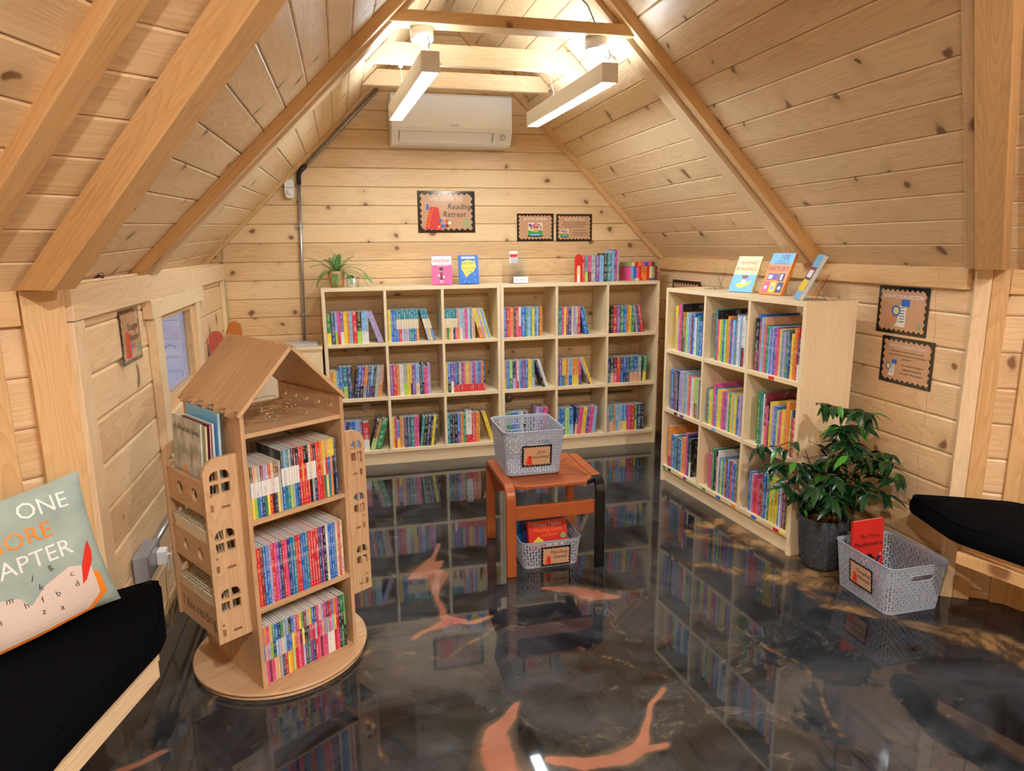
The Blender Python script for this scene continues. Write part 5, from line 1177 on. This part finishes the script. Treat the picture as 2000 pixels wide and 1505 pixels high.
m = MB(); TT = Matrix(((1, 0, 0, .705), (0, -.53, -.848, -.202), (0, .848, -.53, .052), (0, 0, 0, 1)))
m.lathe([(.0175, 0), (.0175, .003), (.0150, .004)], 'socket', 24, T=TT); m.lathe([(.0145, .0041), (.0, .0042)], 'fixture', 20, T=TT, cap0=False, cap1=False); m.build('sensor_eye', ac)
# conduit on the back wall
cd = thing('conduit', 'galvanised steel conduit with black elbow running up the back wall', 'conduit', (0, 0, 0))
cy = YB - .018
P = [(-.132, cy, .81), (-.098, cy, 1.83)]
MB().tube(P, .0105, 'steel', 12).build('pipe', cd)
MB().tube([(-.060, cy - .012, 1.902), (.42, cy - .012, 2.385)], .0105, 'steel', 12).build('pipe', cd)
MB().tube([(-.099, cy, 1.80), (-.098, cy, 1.84), (-.094, cy - .004, 1.866), (-.078, cy - .010, 1.888), (-.050, cy - .012, 1.912)], .0145, 'blackplastic', 14).build('elbow', cd)
MB().tube([(.165, cy - .012, 2.128), (.195, cy - .012, 2.158)], .0135, 'steel', 12).build('coupling', cd)
for (x, z) in ((-.114, 1.54), (-.128, .98)):
    m = MB(); m.box(x - .026, x + .026, YB - .011, YB - .007, z - .009, z + .009, 'steel'); m.tube([(x, cy, z - .008), (x, cy, z + .008)], .013, 'steel', 12); m.build('saddle', cd)
pi_ = thing('motion_sensor', 'small white motion sensor beside the steel conduit', 'motion sensor', (-.158, YB - .008, 1.715))
m = MB(); m.shape([(-.028, .03), (-.024, .008), (-.012, 0), (.012, 0), (.024, .008), (.028, .03), (.028, .10), (.022, .112), (-.022, .112), (-.028, .10)], [], .035, 'white', T=SG @ Matrix.Translation((0, 0, .0175))); m.build('housing', pi_, bevel=.005)
m = MB(); m.box(-.024, .024, -.0365, -.035, .062, .065, 'socket'); m.lathe([(.021, 0), (.018, .006), (.010, .010), (0, .011)], 'white', 20, T=Matrix(((1, 0, 0, 0), (0, 0, -1, -.033), (0, 1, 0, .035), (0, 0, 0, 1))), cap1=False); m.build('lens', pi_)
MB().tube([(0, -.004, .11), (-.003, -.006, .135), (-.022, -.006, .150), (-.045, -.004, .138), (-.10, 0, .075)], .0022, 'copper', 6).build('cable', pi_)
tag(MB().tube([(-.27, YB - .012, 1.74), (-.42, YB - .012, 1.60), (-.54, YB - .010, 1.48), (-.588, YB - .010, 1.40), (-.592, YB - .010, 1.28), (-.592, YB - .010, .85)], .003, 'sage', 6).build('cable'), 'thin olive cable running down the back left corner', 'cable')
cb = thing('conduit', 'horizontal steel conduit with round boxes behind the back wall bookcases', 'conduit', (0, 0, 0))
MB().tube([(.02, YB - .02, .345), (2.20, YB - .02, .328)], .007, 'steel', 10).build('pipe', cb)
YC_ = Matrix(((1, 0, 0, 0), (0, 0, -1, 0), (0, 1, 0, 0), (0, 0, 0, 1)))
for x, z, mt in ((.246, .336, 'fixture'), (1.246, .334, 'steel')): MB().lathe([(.030, 0), (.030, .022), (.0, .023)], mt, 24, T=Matrix.Translation((x, YB - .010, z)) @ YC_, cap1=False).build('junction_box', cb)
sk = thing('wall_socket', 'grey metal-clad socket in the gap between the two bookcase groups', 'socket', (2.345, YB - .007, .245))
MB().box(-.03, .045, -.035, 0, 0, .075, 'socket').build('box', sk, bevel=.004); m = MB(); m.box(-.022, .012, -.06, -.035, .012, .062, 'white'); m.build('plug', sk, bevel=.004)
# double socket low on the left wall, with plugs and wire
dsk = thing('wall_socket', 'grey double socket with white plugs low on left wall by bench', 'socket', (XL + .008, -2.03, .30), PI / 2)
MB().box(0, .165, -.045, 0, 0, .095, 'socket').build('box', dsk, bevel=.005)
MB().box(.008, .157, -.048, -.045, .008, .087, 'steel').build('face_plate', dsk, bevel=.001)
m = MB(); m.box(.098, .145, -.078, -.048, .018, .068, 'white').box(.112, .132, -.088, -.078, -.012, .05, 'white'); m.build('plug', dsk, bevel=.004)
tag(MB().tube([(XL + .022, -1.835, .352), (XL + .022, -1.60, .356), (XL + .022, -.9, .36)], .011, 'steel', 10).build('conduit'), 'steel conduit running along the left wall from the double socket', 'conduit')
wp = squiggle(12, XL + .09, -1.90, .02, .035, .05, .26, 12)
fairy('wire', 'loose thin white wire hanging below the double socket', [Vector((XL + .09, -1.905, .30))] + wp, None, .0012, 99)
orn = thing('ornament', 'small dark brown rounded wooden ornament on the left wall ledge', 'ornament', (XL - .02, -1.93, ZE + .013), R_(80))
m = MB(); m.lathe([(.0, .0), (.026, .004), (.034, .016), (.028, .030), (.012, .038), (0, .040)], 'copper', 18, cap0=False, cap1=False, T=Matrix.Scale(1.25, 4, (1, 0, 0))); m.build('body', orn); orn.scale = (.72, .72, .72); MB().tube([(-.03, 0, .012), (-.055, 0, .008), (-.085, 0, .006)], [.012, .009, .004], 'copper', 10).build('bill', orn)
# ================================================================== PENDANT LIGHTS
def pendant(label, x0, y0, x1, y1, z, rose, plug):
    a, b = Vector((x0, y0, z)), Vector((x1, y1, z)); L = (b - a).length; an = math.atan2((b - a).y, (b - a).x)
    o = thing('pendant_light', label, 'light', (x0, y0, z), an); W_, H_ = .036, .078
    MB().box(0, L, -W_, W_, .0008, H_, 'fixture').build('housing', o, bevel=.0015)
    MB().add([(.012, -W_ + .005, 0), (L - .012, -W_ + .005, 0), (L - .012, W_ - .005, 0), (.012, W_ - .005, 0)], [(0, 3, 2, 1)], 'led').build('diffuser', o)
    MB().add([(.03, -W_ + .010, H_ + .0006), (L - .03, -W_ + .010, H_ + .0006), (L - .03, W_ - .010, H_ + .0006), (.03, W_ - .010, H_ + .0006)], [(0, 1, 2, 3)], 'ledup').build('upper_diffuser', o)
    inv = frame((x0, y0, z), an).inverted()
    def w2(p): return inv @ Vector(p)
    r = w2((*rose, 2.271)); MB().lathe([(.0, -.046), (.044, -.046), (.047, -.043), (.047, 0)], 'white', 36, T=Matrix.Translation(r), cap0=False).build('ceiling_rose', o)
    c = r + Vector((0, 0, -.045)); e = Vector((abs(c.x) * 0 + max(.10, c.x), 0, H_ + .002))
    MB().tube([c, Vector((e.x, e.y, e.z))], .0009, 'steel', 5).build('suspension_wire', o)
    m = MB(); m.tube([c + Vector((.004, 0, 0)), c + Vector((.0, .004, -.05)), Vector((e.x - .05, .01, H_ + .04)), Vector((.012, .004, H_ + .012)), Vector((-.006, .004, H_ + .030)), Vector((.012, .006, H_ + .052)), Vector((.035, .006, H_ + .040)), Vector((.042, .006, H_))], .0022, 'greyplastic', 6); m.build('power_cable', o)
    p = w2((*plug, 2.288)); MB().lathe([(.010, -.014), (.011, 0)], 'white', 16, T=Matrix.Translation(p)).build('wire_anchor', o)
    m = MB(); m.tube([p + Vector((0, 0, -.012)), Vector((p.x, 0, H_ + .03))], .0008, 'white', 5); m.tube([Vector((p.x, 0, H_ + .04)), Vector((p.x, 0, H_ + .018))], .003, 'steel', 8); m.tube([Vector((p.x, 0, H_ + .018)), Vector((p.x - .02, 0, H_))], .0012, 'steel', 6); m.build('suspension_wire', o)
    return o
pendant('left white linear pendant light hanging before the air conditioner', .515, -1.53, .462, -.43, 2.078, (.500, -1.40), (.470, -.755))
pendant('right white linear pendant light hanging clear of the air conditioner', 1.275, -1.505, 1.250, -.375, 2.078, (1.245, -1.41), (1.240, -.755))
tag(MB().tube([(.500, -1.40, 2.322), (.53, -1.42, 2.36), (.60, -1.48, 2.50), (.66, -1.52, 2.60), (.80, -1.6, 2.72)], .0035, 'greyplastic', 7).build('cable'), 'grey cable looping up from the left ceiling rose into the roof', 'cable')
tag(MB().tube([(1.245, -1.41, 2.322), (1.20, -1.42, 2.40), (1.12, -1.44, 2.45), (1.02, -1.46, 2.50), (.95, -1.52, 2.60), (.90, -1.6, 2.74)], .0035, 'greyplastic', 7).build('cable'), 'grey cable looping up from the right ceiling rose into the roof', 'cable')
# two pendant-shaped fill lights added behind the camera to brighten the foreground
def fill_lamp(x, y, rz):
    o = thing('pendant_light', 'added fill light, pendant-shaped, over the %s side of the hut' % ('left' if x < CX else 'right'), 'light', (x, y, 2.20), rz)
    MB().box(-.35, .35, -.03, .03, .0008, .07, 'fixture').build('housing', o); MB().add([(-.34, -.025, 0), (.34, -.025, 0), (.34, .025, 0), (-.34, .025, 0)], [(0, 3, 2, 1)], 'fill_down').build('diffuser', o)
    MB().add([(-.34, -.02, .0706), (.34, -.02, .0706), (.34, .02, .0706), (-.34, .02, .0706)], [(0, 1, 2, 3)], 'fill_up').build('upper_diffuser', o)
    for sx in (-.3, .3): MB().tube([(sx, 0, .07), (sx, 0, .24)], .001, 'steel', 5).build('suspension_wire', o)
M['fill_down'] = emis('fill_light_down', (.98, .97, .96), 480.0); M['fill_up'] = emis('fill_light_up', (.98, .97, .96), 800.0)
fill_lamp(.25, -4.55, R_(80)); fill_lamp(1.55, -4.55, R_(100))
# ================================================================== BENCHES
def offset_poly(side):
    P = [(2.262, -2.272), (2.185, -2.56), (2.30, -2.98), (2.36, -3.63)]
    return [(p[0], p[1]) if side > 0 else (2 * CX - p[0], p[1]) for p in P]
for side in (1, -1):
    pts = offset_poly(side); k = 0 if side > 0 else 8; m_ = lambda p: (p[0], p[1]) if side > 0 else (2 * CX - p[0], p[1])
    V54 = (HV[1][0] - .025, HV[1][1] - .01); V90 = (HV[2][0] - .03, HV[2][1])
    back = [m_((XR - .03, YC - .035)), m_(V54), m_(V90)]
    outl = pts + back[::-1]
    nm = 'right' if side > 0 else 'left'
    be_ = thing('bench', 'built-in pine bench under the black cushion at the %s side' % nm, 'bench', (0, 0, 0))
    MB().prism([(p[0] + side * ((.075, .050, .022, .022)[i_] if side > 0 else .022), p[1] - (.012 if i_ == 0 else 0)) for i_, p in enumerate(pts)] + back[::-1], .322, .352, 'rail' if side < 0 else 'beam', (.3, 1, 0)).build('seat_board', be_, bevel=.002)
    fr_ = MB(); a_, b_, c_, d_ = [Vector((*p, 0)) for p in pts]
    fr_.T = Matrix.Identity(4)
    for p, q_ in ((b_, c_), (c_, d_)): bar(fr_, p + Vector((side * .034, 0, .275)), q_ + Vector((side * .034, 0, .275)), .020, .045, (0, 0, 1), 'rail' if side < 0 else 'beam')
    fr_.build('front_rail', be_, bevel=.002)
    # support panel under the seat
    sp = MB(); s0 = c_ + Vector((side * .10, .12, 0)); w0 = Vector((*m_((HV[1][0] + .02, HV[1][1] - .35)), 0))
    bar(sp, s0 + Vector((0, 0, .02)), w0 + Vector((0, 0, .02)), .025, .298, (0, 0, 1), 'beam'); sp.build('support_panel', be_)
    cu = thing('bench_cushion', 'black velvet seat cushion on the %s bench%s' % (nm, ', under the sage pillow' if side < 0 else ''), 'cushion', (0, 0, 0))
    cen = Vector((sum(p[0] for p in outl) / len(outl), sum(p[1] for p in outl) / len(outl), 0))
    mb = MB(); lv = [(-.014, .3525), (-.002, .358), (.006, .375), (.006, .405), (-.002, .424), (-.014, .432)]
    def off(pl, d):
        n = len(pl); R = []
        for i in range(n):
            p0, p1, p2 = Vector(pl[i - 1]), Vector(pl[i]), Vector(pl[(i + 1) % n]); e1 = (p1 - p0).normalized(); e2 = (p2 - p1).normalized()
            sg = 1 if area > 0 else -1; n1 = Vector((e1.y, -e1.x)) * sg; n2 = Vector((e2.y, -e2.x)) * sg; bs = (n1 + n2).normalized(); R.append(p1 + bs * d / max(.5, bs.dot(n1)))
        return R
    dense = []
    for i in range(len(outl)):
        p, q_ = Vector(outl[i]), Vector(outl[(i + 1) % len(outl)]); nn_ = max(2, int((q_ - p).length / .04))
        # soften the corners
        for j in range(nn_): t = (j + .5) / nn_; dense.append(p.lerp(q_, t))
    dense = [tuple(d__) for d__ in dense]; area = sum(a__[0] * b__[1] - b__[0] * a__[1] for a__, b__ in zip(dense, dense[1:] + dense[:1]))
    rows = [[(p.x, p.y, z + (.003 * math.sin(i * .7) if z > .42 else 0)) for i, p in enumerate(off(dense, d - .004))] for d, z in lv]; n = len(dense)
    cx_, cy_ = cen.x, cen.y
    for kf, zz in ((.75, .437), (.4, .440)): rows.append([((p[0] - cx_) * kf + cx_, (p[1] - cy_) * kf + cy_, zz) for p in dense])
    vv = [q for r in rows for q in r]; ff = [(j * n + i, j * n + (i + 1) % n, (j + 1) * n + (i + 1) % n, (j + 1) * n + i) for j in range(len(rows) - 1) for i in range(n)]
    ff.append(tuple((len(rows) - 1) * n + i for i in range(n))); ff.append(tuple(range(n - 1, -1, -1)))
    mb.add(vv, ff, 'velvet', smooth=True); mb.build('cushion_body', cu)
    pp = MB(); pp.tube([(p.x, p.y, .4275) for p in off(dense, -.006)], .0028, 'velvet', 6, closed=True); pp.build('piping', cu)
# pillow
pw, ph, PX = .380, .375, -.0225
N = 28
mb = MB()
def pz(u, v, s): # u,v in -1..1
    e = max(0, (1 - u ** 4) * (1 - v ** 4)) ** .5
    return s * (.052 * e + .004 * math.sin(5 * u + 2) * math.sin(4 * v) * e)
def pxy(u, v): k = 1 - .07 * (1 - v * v) * abs(u) ** 2 - 0; l = 1 - .07 * (1 - u * u) * abs(v) ** 2; return u * k * pw / 2, v * l * ph / 2
for s in (1, -1):
    V = []; 
    for j in range(N + 1):
        for i in range(N + 1):
            u, v = -1 + 2 * i / N, -1 + 2 * j / N; x, y = pxy(u, v); V.append((x, -pz(u, v, s), y))
    F = [(j * (N + 1) + i, j * (N + 1) + i + 1, (j + 1) * (N + 1) + i + 1, (j + 1) * (N + 1) + i) for j in range(N) for i in range(N)]
    mb.add(V, F, 'pillowc', smooth=True)
pil = mb.build('pillow')
PM = Matrix.Translation((-.696, -2.550, .628)) @ Matrix.Rotation(R_(42), 4, 'Z') @ Matrix.Rotation(R_(-14), 4, 'X') @ Matrix.Rotation(R_(-4), 4, 'Y')
pil.matrix_world = PM; tag(pil, 'sage green pillow printed ONE MORE CHAPTER with open book, leaning on left wall', 'pillow')
def onp(mb2, verts, faces, mat, d=.0012):
    W = []
    for (x, z) in verts:
        x = max(x + PX, -.186); u, v = x / (pw / 2), z / (ph / 2); W.append((x, -pz(max(-.99, min(.99, u)), max(-.99, min(.99, v)), 1) - d, z))
    mb2.add(W, faces, mat)
def ptext(mb2, s, x, z, size, mat, rot=0):
    vs, fs = text_geo(s, size); c_, s_ = math.cos(rot), math.sin(rot); onp(mb2, [(x + a * c_ - b * s_, z + a * s_ + b * c_) for a, b, _ in vs], fs, mat, .0018)
q = MB()
for s_, z, mt, xx in (('ONE', .120, 'wink', .105), ('ORE', .060, 'orangep', .030), ('CHAPTER', .000, 'wink', .012)):
    if s_ == 'ORE': s_ = 'MORE'
    ptext(q, s_, xx - .014, z + .01, .058, mt, R_(-2 if s_ == 'ONE' else 0))
def blob(pts, mat, d):   # fine grid fill so that it follows the pillow
    xs = [p[0] for p in pts]; zs = [p[1] for p in pts]; st_ = .008
    def inside(x, z):
        c = False
        for (a, b), (a2, b2) in zip(pts, pts[1:] + pts[:1]):
            if (b > z) != (b2 > z) and x < (a2 - a) * (z - b) / (b2 - b) + a: c = not c
        return c
    bm = bmesh.new(); v = [bm.verts.new((x, z, 0)) for x, z in pts]; bm.faces.new(v)
    for ax in (0, 1):
        lo_, hi_ = (min(xs), max(xs)) if ax == 0 else (min(zs), max(zs)); t = lo_ + .012
        while t < hi_: bmesh.ops.bisect_plane(bm, geom=bm.verts[:] + bm.edges[:] + bm.faces[:], plane_co=(t, t, 0), plane_no=(1 - ax, ax, 0)); t += .012
    bm.verts.index_update(); onp(q, [(a.co.x, a.co.y) for a in bm.verts], [tuple(b.index for b in f.verts) for f in bm.faces], mat, d); bm.free()
blob([(-.20, -.165), (-.16, -.09), (-.08, -.060), (.0, -.105), (.05, -.065), (.11, -.050), (.165, -.080), (.175, -.14), (.13, -.172), (0, -.178), (-.12, -.178)], 'orangep', .0008)
blob([(-.20, -.150), (-.15, -.075), (-.08, -.045), (-.02, -.065), (.0, -.095), (.04, -.060), (.10, -.038), (.150, -.055), (.155, -.135), (.12, -.165), (0, -.170), (-.12, -.170)], 'pillowpage', .0012)
blob([(.118, -.095), (.128, -.050), (.150, -.010), (.162, .008), (.164, -.020), (.158, -.045), (.130, -.088)], 'red', .0018)
for i, (c_, x, z) in enumerate(zip('jgcdbfhazmskn', (.02, .06, .10, .105, .06, .025, -.01, .06, .02, -.04, -.07, .03, -.09), (-.028, -.020, -.058, -.088, -.092, -.092, -.088, -.130, -.120, -.06, -.10, -.060, -.08))): ptext(q, c_, x, z, .022, 'ink', R_((i * 37) % 40 - 20))
q.build('print', pil)
# ================================================================== CABINET CORNER
cab = thing('cabinet', 'pale pine cabinet with framed door left of back wall bookcases', 'cabinet', (XL + .035, 0, 0))
CW = .565
m = MB(); m.box(0, CW, .0, .28, .0, .782, 'shelf', g=(0, 0, 1)); m.build('carcass', cab); MB().box(-.008, CW + .004, -.015, .285, .783, .803, 'shelf', g=(1, 0, 0)).build('top_panel', cab, bevel=.002)
d_ = MB(); x0, x1, z0_, z1_ = .012, CW - .008, .04, .765; fwid = .065
d_.prism([(x0, z0_), (x0 + fwid, z0_ + fwid), (x0 + fwid, z1_ - fwid), (x0, z1_)], -.018, -.001, 'shelf', (0, 1, 0), T=XZ); d_.prism([(x1, z0_), (x1 - fwid, z0_ + fwid), (x1 - fwid, z1_ - fwid), (x1, z1_)], -.018, -.001, 'shelf', (0, 1, 0), T=XZ)
d_.prism([(x0, z1_), (x0 + fwid, z1_ - fwid), (x1 - fwid, z1_ - fwid), (x1, z1_)], -.018, -.001, 'shelf', (1, 0, 0), T=XZ); d_.prism([(x0, z0_), (x0 + fwid, z0_ + fwid), (x1 - fwid, z0_ + fwid), (x1, z0_)], -.018, -.001, 'shelf', (1, 0, 0), T=XZ)
d_.box(x0 + fwid, x1 - fwid, -.010, -.002, z0_ + fwid, z1_ - fwid, 'shelf', g=(0, 0, 1)); d_.build('door', cab, bevel=.001)
lt = thing('laptop', 'closed silver laptop lying on the pale cabinet', 'laptop', (-.275, .03, .8045), R_(-2)); MB().box(0, .235, 0, .165, 0, .009, 'laptop').build('base', lt, bevel=.002); MB().box(.001, .234, .001, .165, .0095, .014, 'laptop').build('lid', lt, bevel=.002)
tag(MB().tube([(-.345 + .028 * math.cos(t), .16, .8075 + .022 * math.sin(t)) for t in [PI * i / 12 for i in range(13)]], .004, 'copper', 8).build('handle_loop'), 'small dark curved handle standing on the cabinet behind the laptop', 'handle')
sl_ = thing('sling_rack', 'childs book rack with red and orange rounded ends and blue cloth', 'book rack', (XL + .012, -.34, 0))
MB().shape([(0, 0), (.075, 0), (.075, .90)] + [(.0375 + .0375 * math.cos(t), .925 + .036 * math.sin(t)) for t in [PI * i / 12 for i in range(13)]] + [(0, .90)], [], .018, 'redboard', T=SG).build('end_panel', sl_, bevel=.003)
oo = MB(); oo.shape([(.045, 0), (.135, 0), (.135, .93)] + [(.095 + .038 * math.cos(t), .945 + .038 * math.sin(t)) for t in [PI * i / 12 for i in range(13)]] + [(.045, .92)], [], .018, 'orangeboard', T=Matrix.Translation((0, .29, 0)) @ SG); oo.build('end_panel', sl_, bevel=.003)
cl = MB(); cl.add([(.075, .01, .30), (.105, .28, .30), (.100, .28, .90), (.080, .01, .86), (.12, .15, .55), (.12, .01, .50), (.13, .28, .55)], [(0, 1, 6, 5), (5, 6, 2, 3)], 'bluecloth'); cl.build('cloth_pocket', sl_, solid=.004)
# string of tiny lights beside the right post
pz_ = [Vector((XR - .036 + .0, YC + .115 + .008 * math.sin(i * .9), 1.29 - i * .045)) for i in range(22)]
fairy('fairy_lights', 'thin wire fairy lights hanging down beside the right post', pz_, None, .0007, 2)
fairy('fairy_lights', 'wire fairy lights lying along the top of the right wall plate', [Vector((XR - .012 - .004 * math.sin(i), -2.12 + i * .03, ZE + .0115)) for i in range(16)], None, .0007, 2)

# ================================================================== CAMERA, LIGHT, WORLD
f_, yaw, pit, roll, cx_, cy_, cz_ = 1341.2039, .2397, .2007, -.0099, .1266, -4.4074, 1.4072
cyw, syw = math.cos(yaw), math.sin(yaw)
fw = Vector((syw * math.cos(pit), cyw * math.cos(pit), -math.sin(pit))); r_ = Vector((cyw, -syw, 0)); u_ = r_.cross(fw)
r2 = r_ * math.cos(roll) + u_ * math.sin(roll); u2 = u_ * math.cos(roll) - r_ * math.sin(roll)
cam = bpy.data.cameras.new('camera'); co = bpy.data.objects.new('camera', cam); COL.objects.link(co)
co.matrix_world = Matrix(((r2.x, u2.x, -fw.x, cx_), (r2.y, u2.y, -fw.y, cy_), (r2.z, u2.z, -fw.z, cz_), (0, 0, 0, 1)))
cam.sensor_width = 36; cam.sensor_fit = 'HORIZONTAL'; cam.lens = 36 * f_ / 2000; cam.clip_start = .02
bpy.context.scene.camera = co
w = bpy.data.worlds.new('dusk'); bpy.context.scene.world = w; w.use_nodes = True
bg = w.node_tree.nodes['Background']; bg.inputs[0].default_value = (.28, .38, .62, 1); bg.inputs[1].default_value = .22
def area(name, loc, sx, sy, power, col, rot=(0, 0, 0)):
    l = bpy.data.lights.new(name, 'AREA'); l.shape = 'RECTANGLE'; l.size = sx; l.size_y = sy; l.energy = power; l.color = col
    o = bpy.data.objects.new(name, l); COL.objects.link(o); o.location = loc; o.rotation_euler = rot; return o
vs = bpy.context.scene.view_settings
vs.view_transform = 'Standard'; vs.look = 'None'; vs.gamma = 1; vs.exposure = 2.2; vs.use_curve_mapping = False
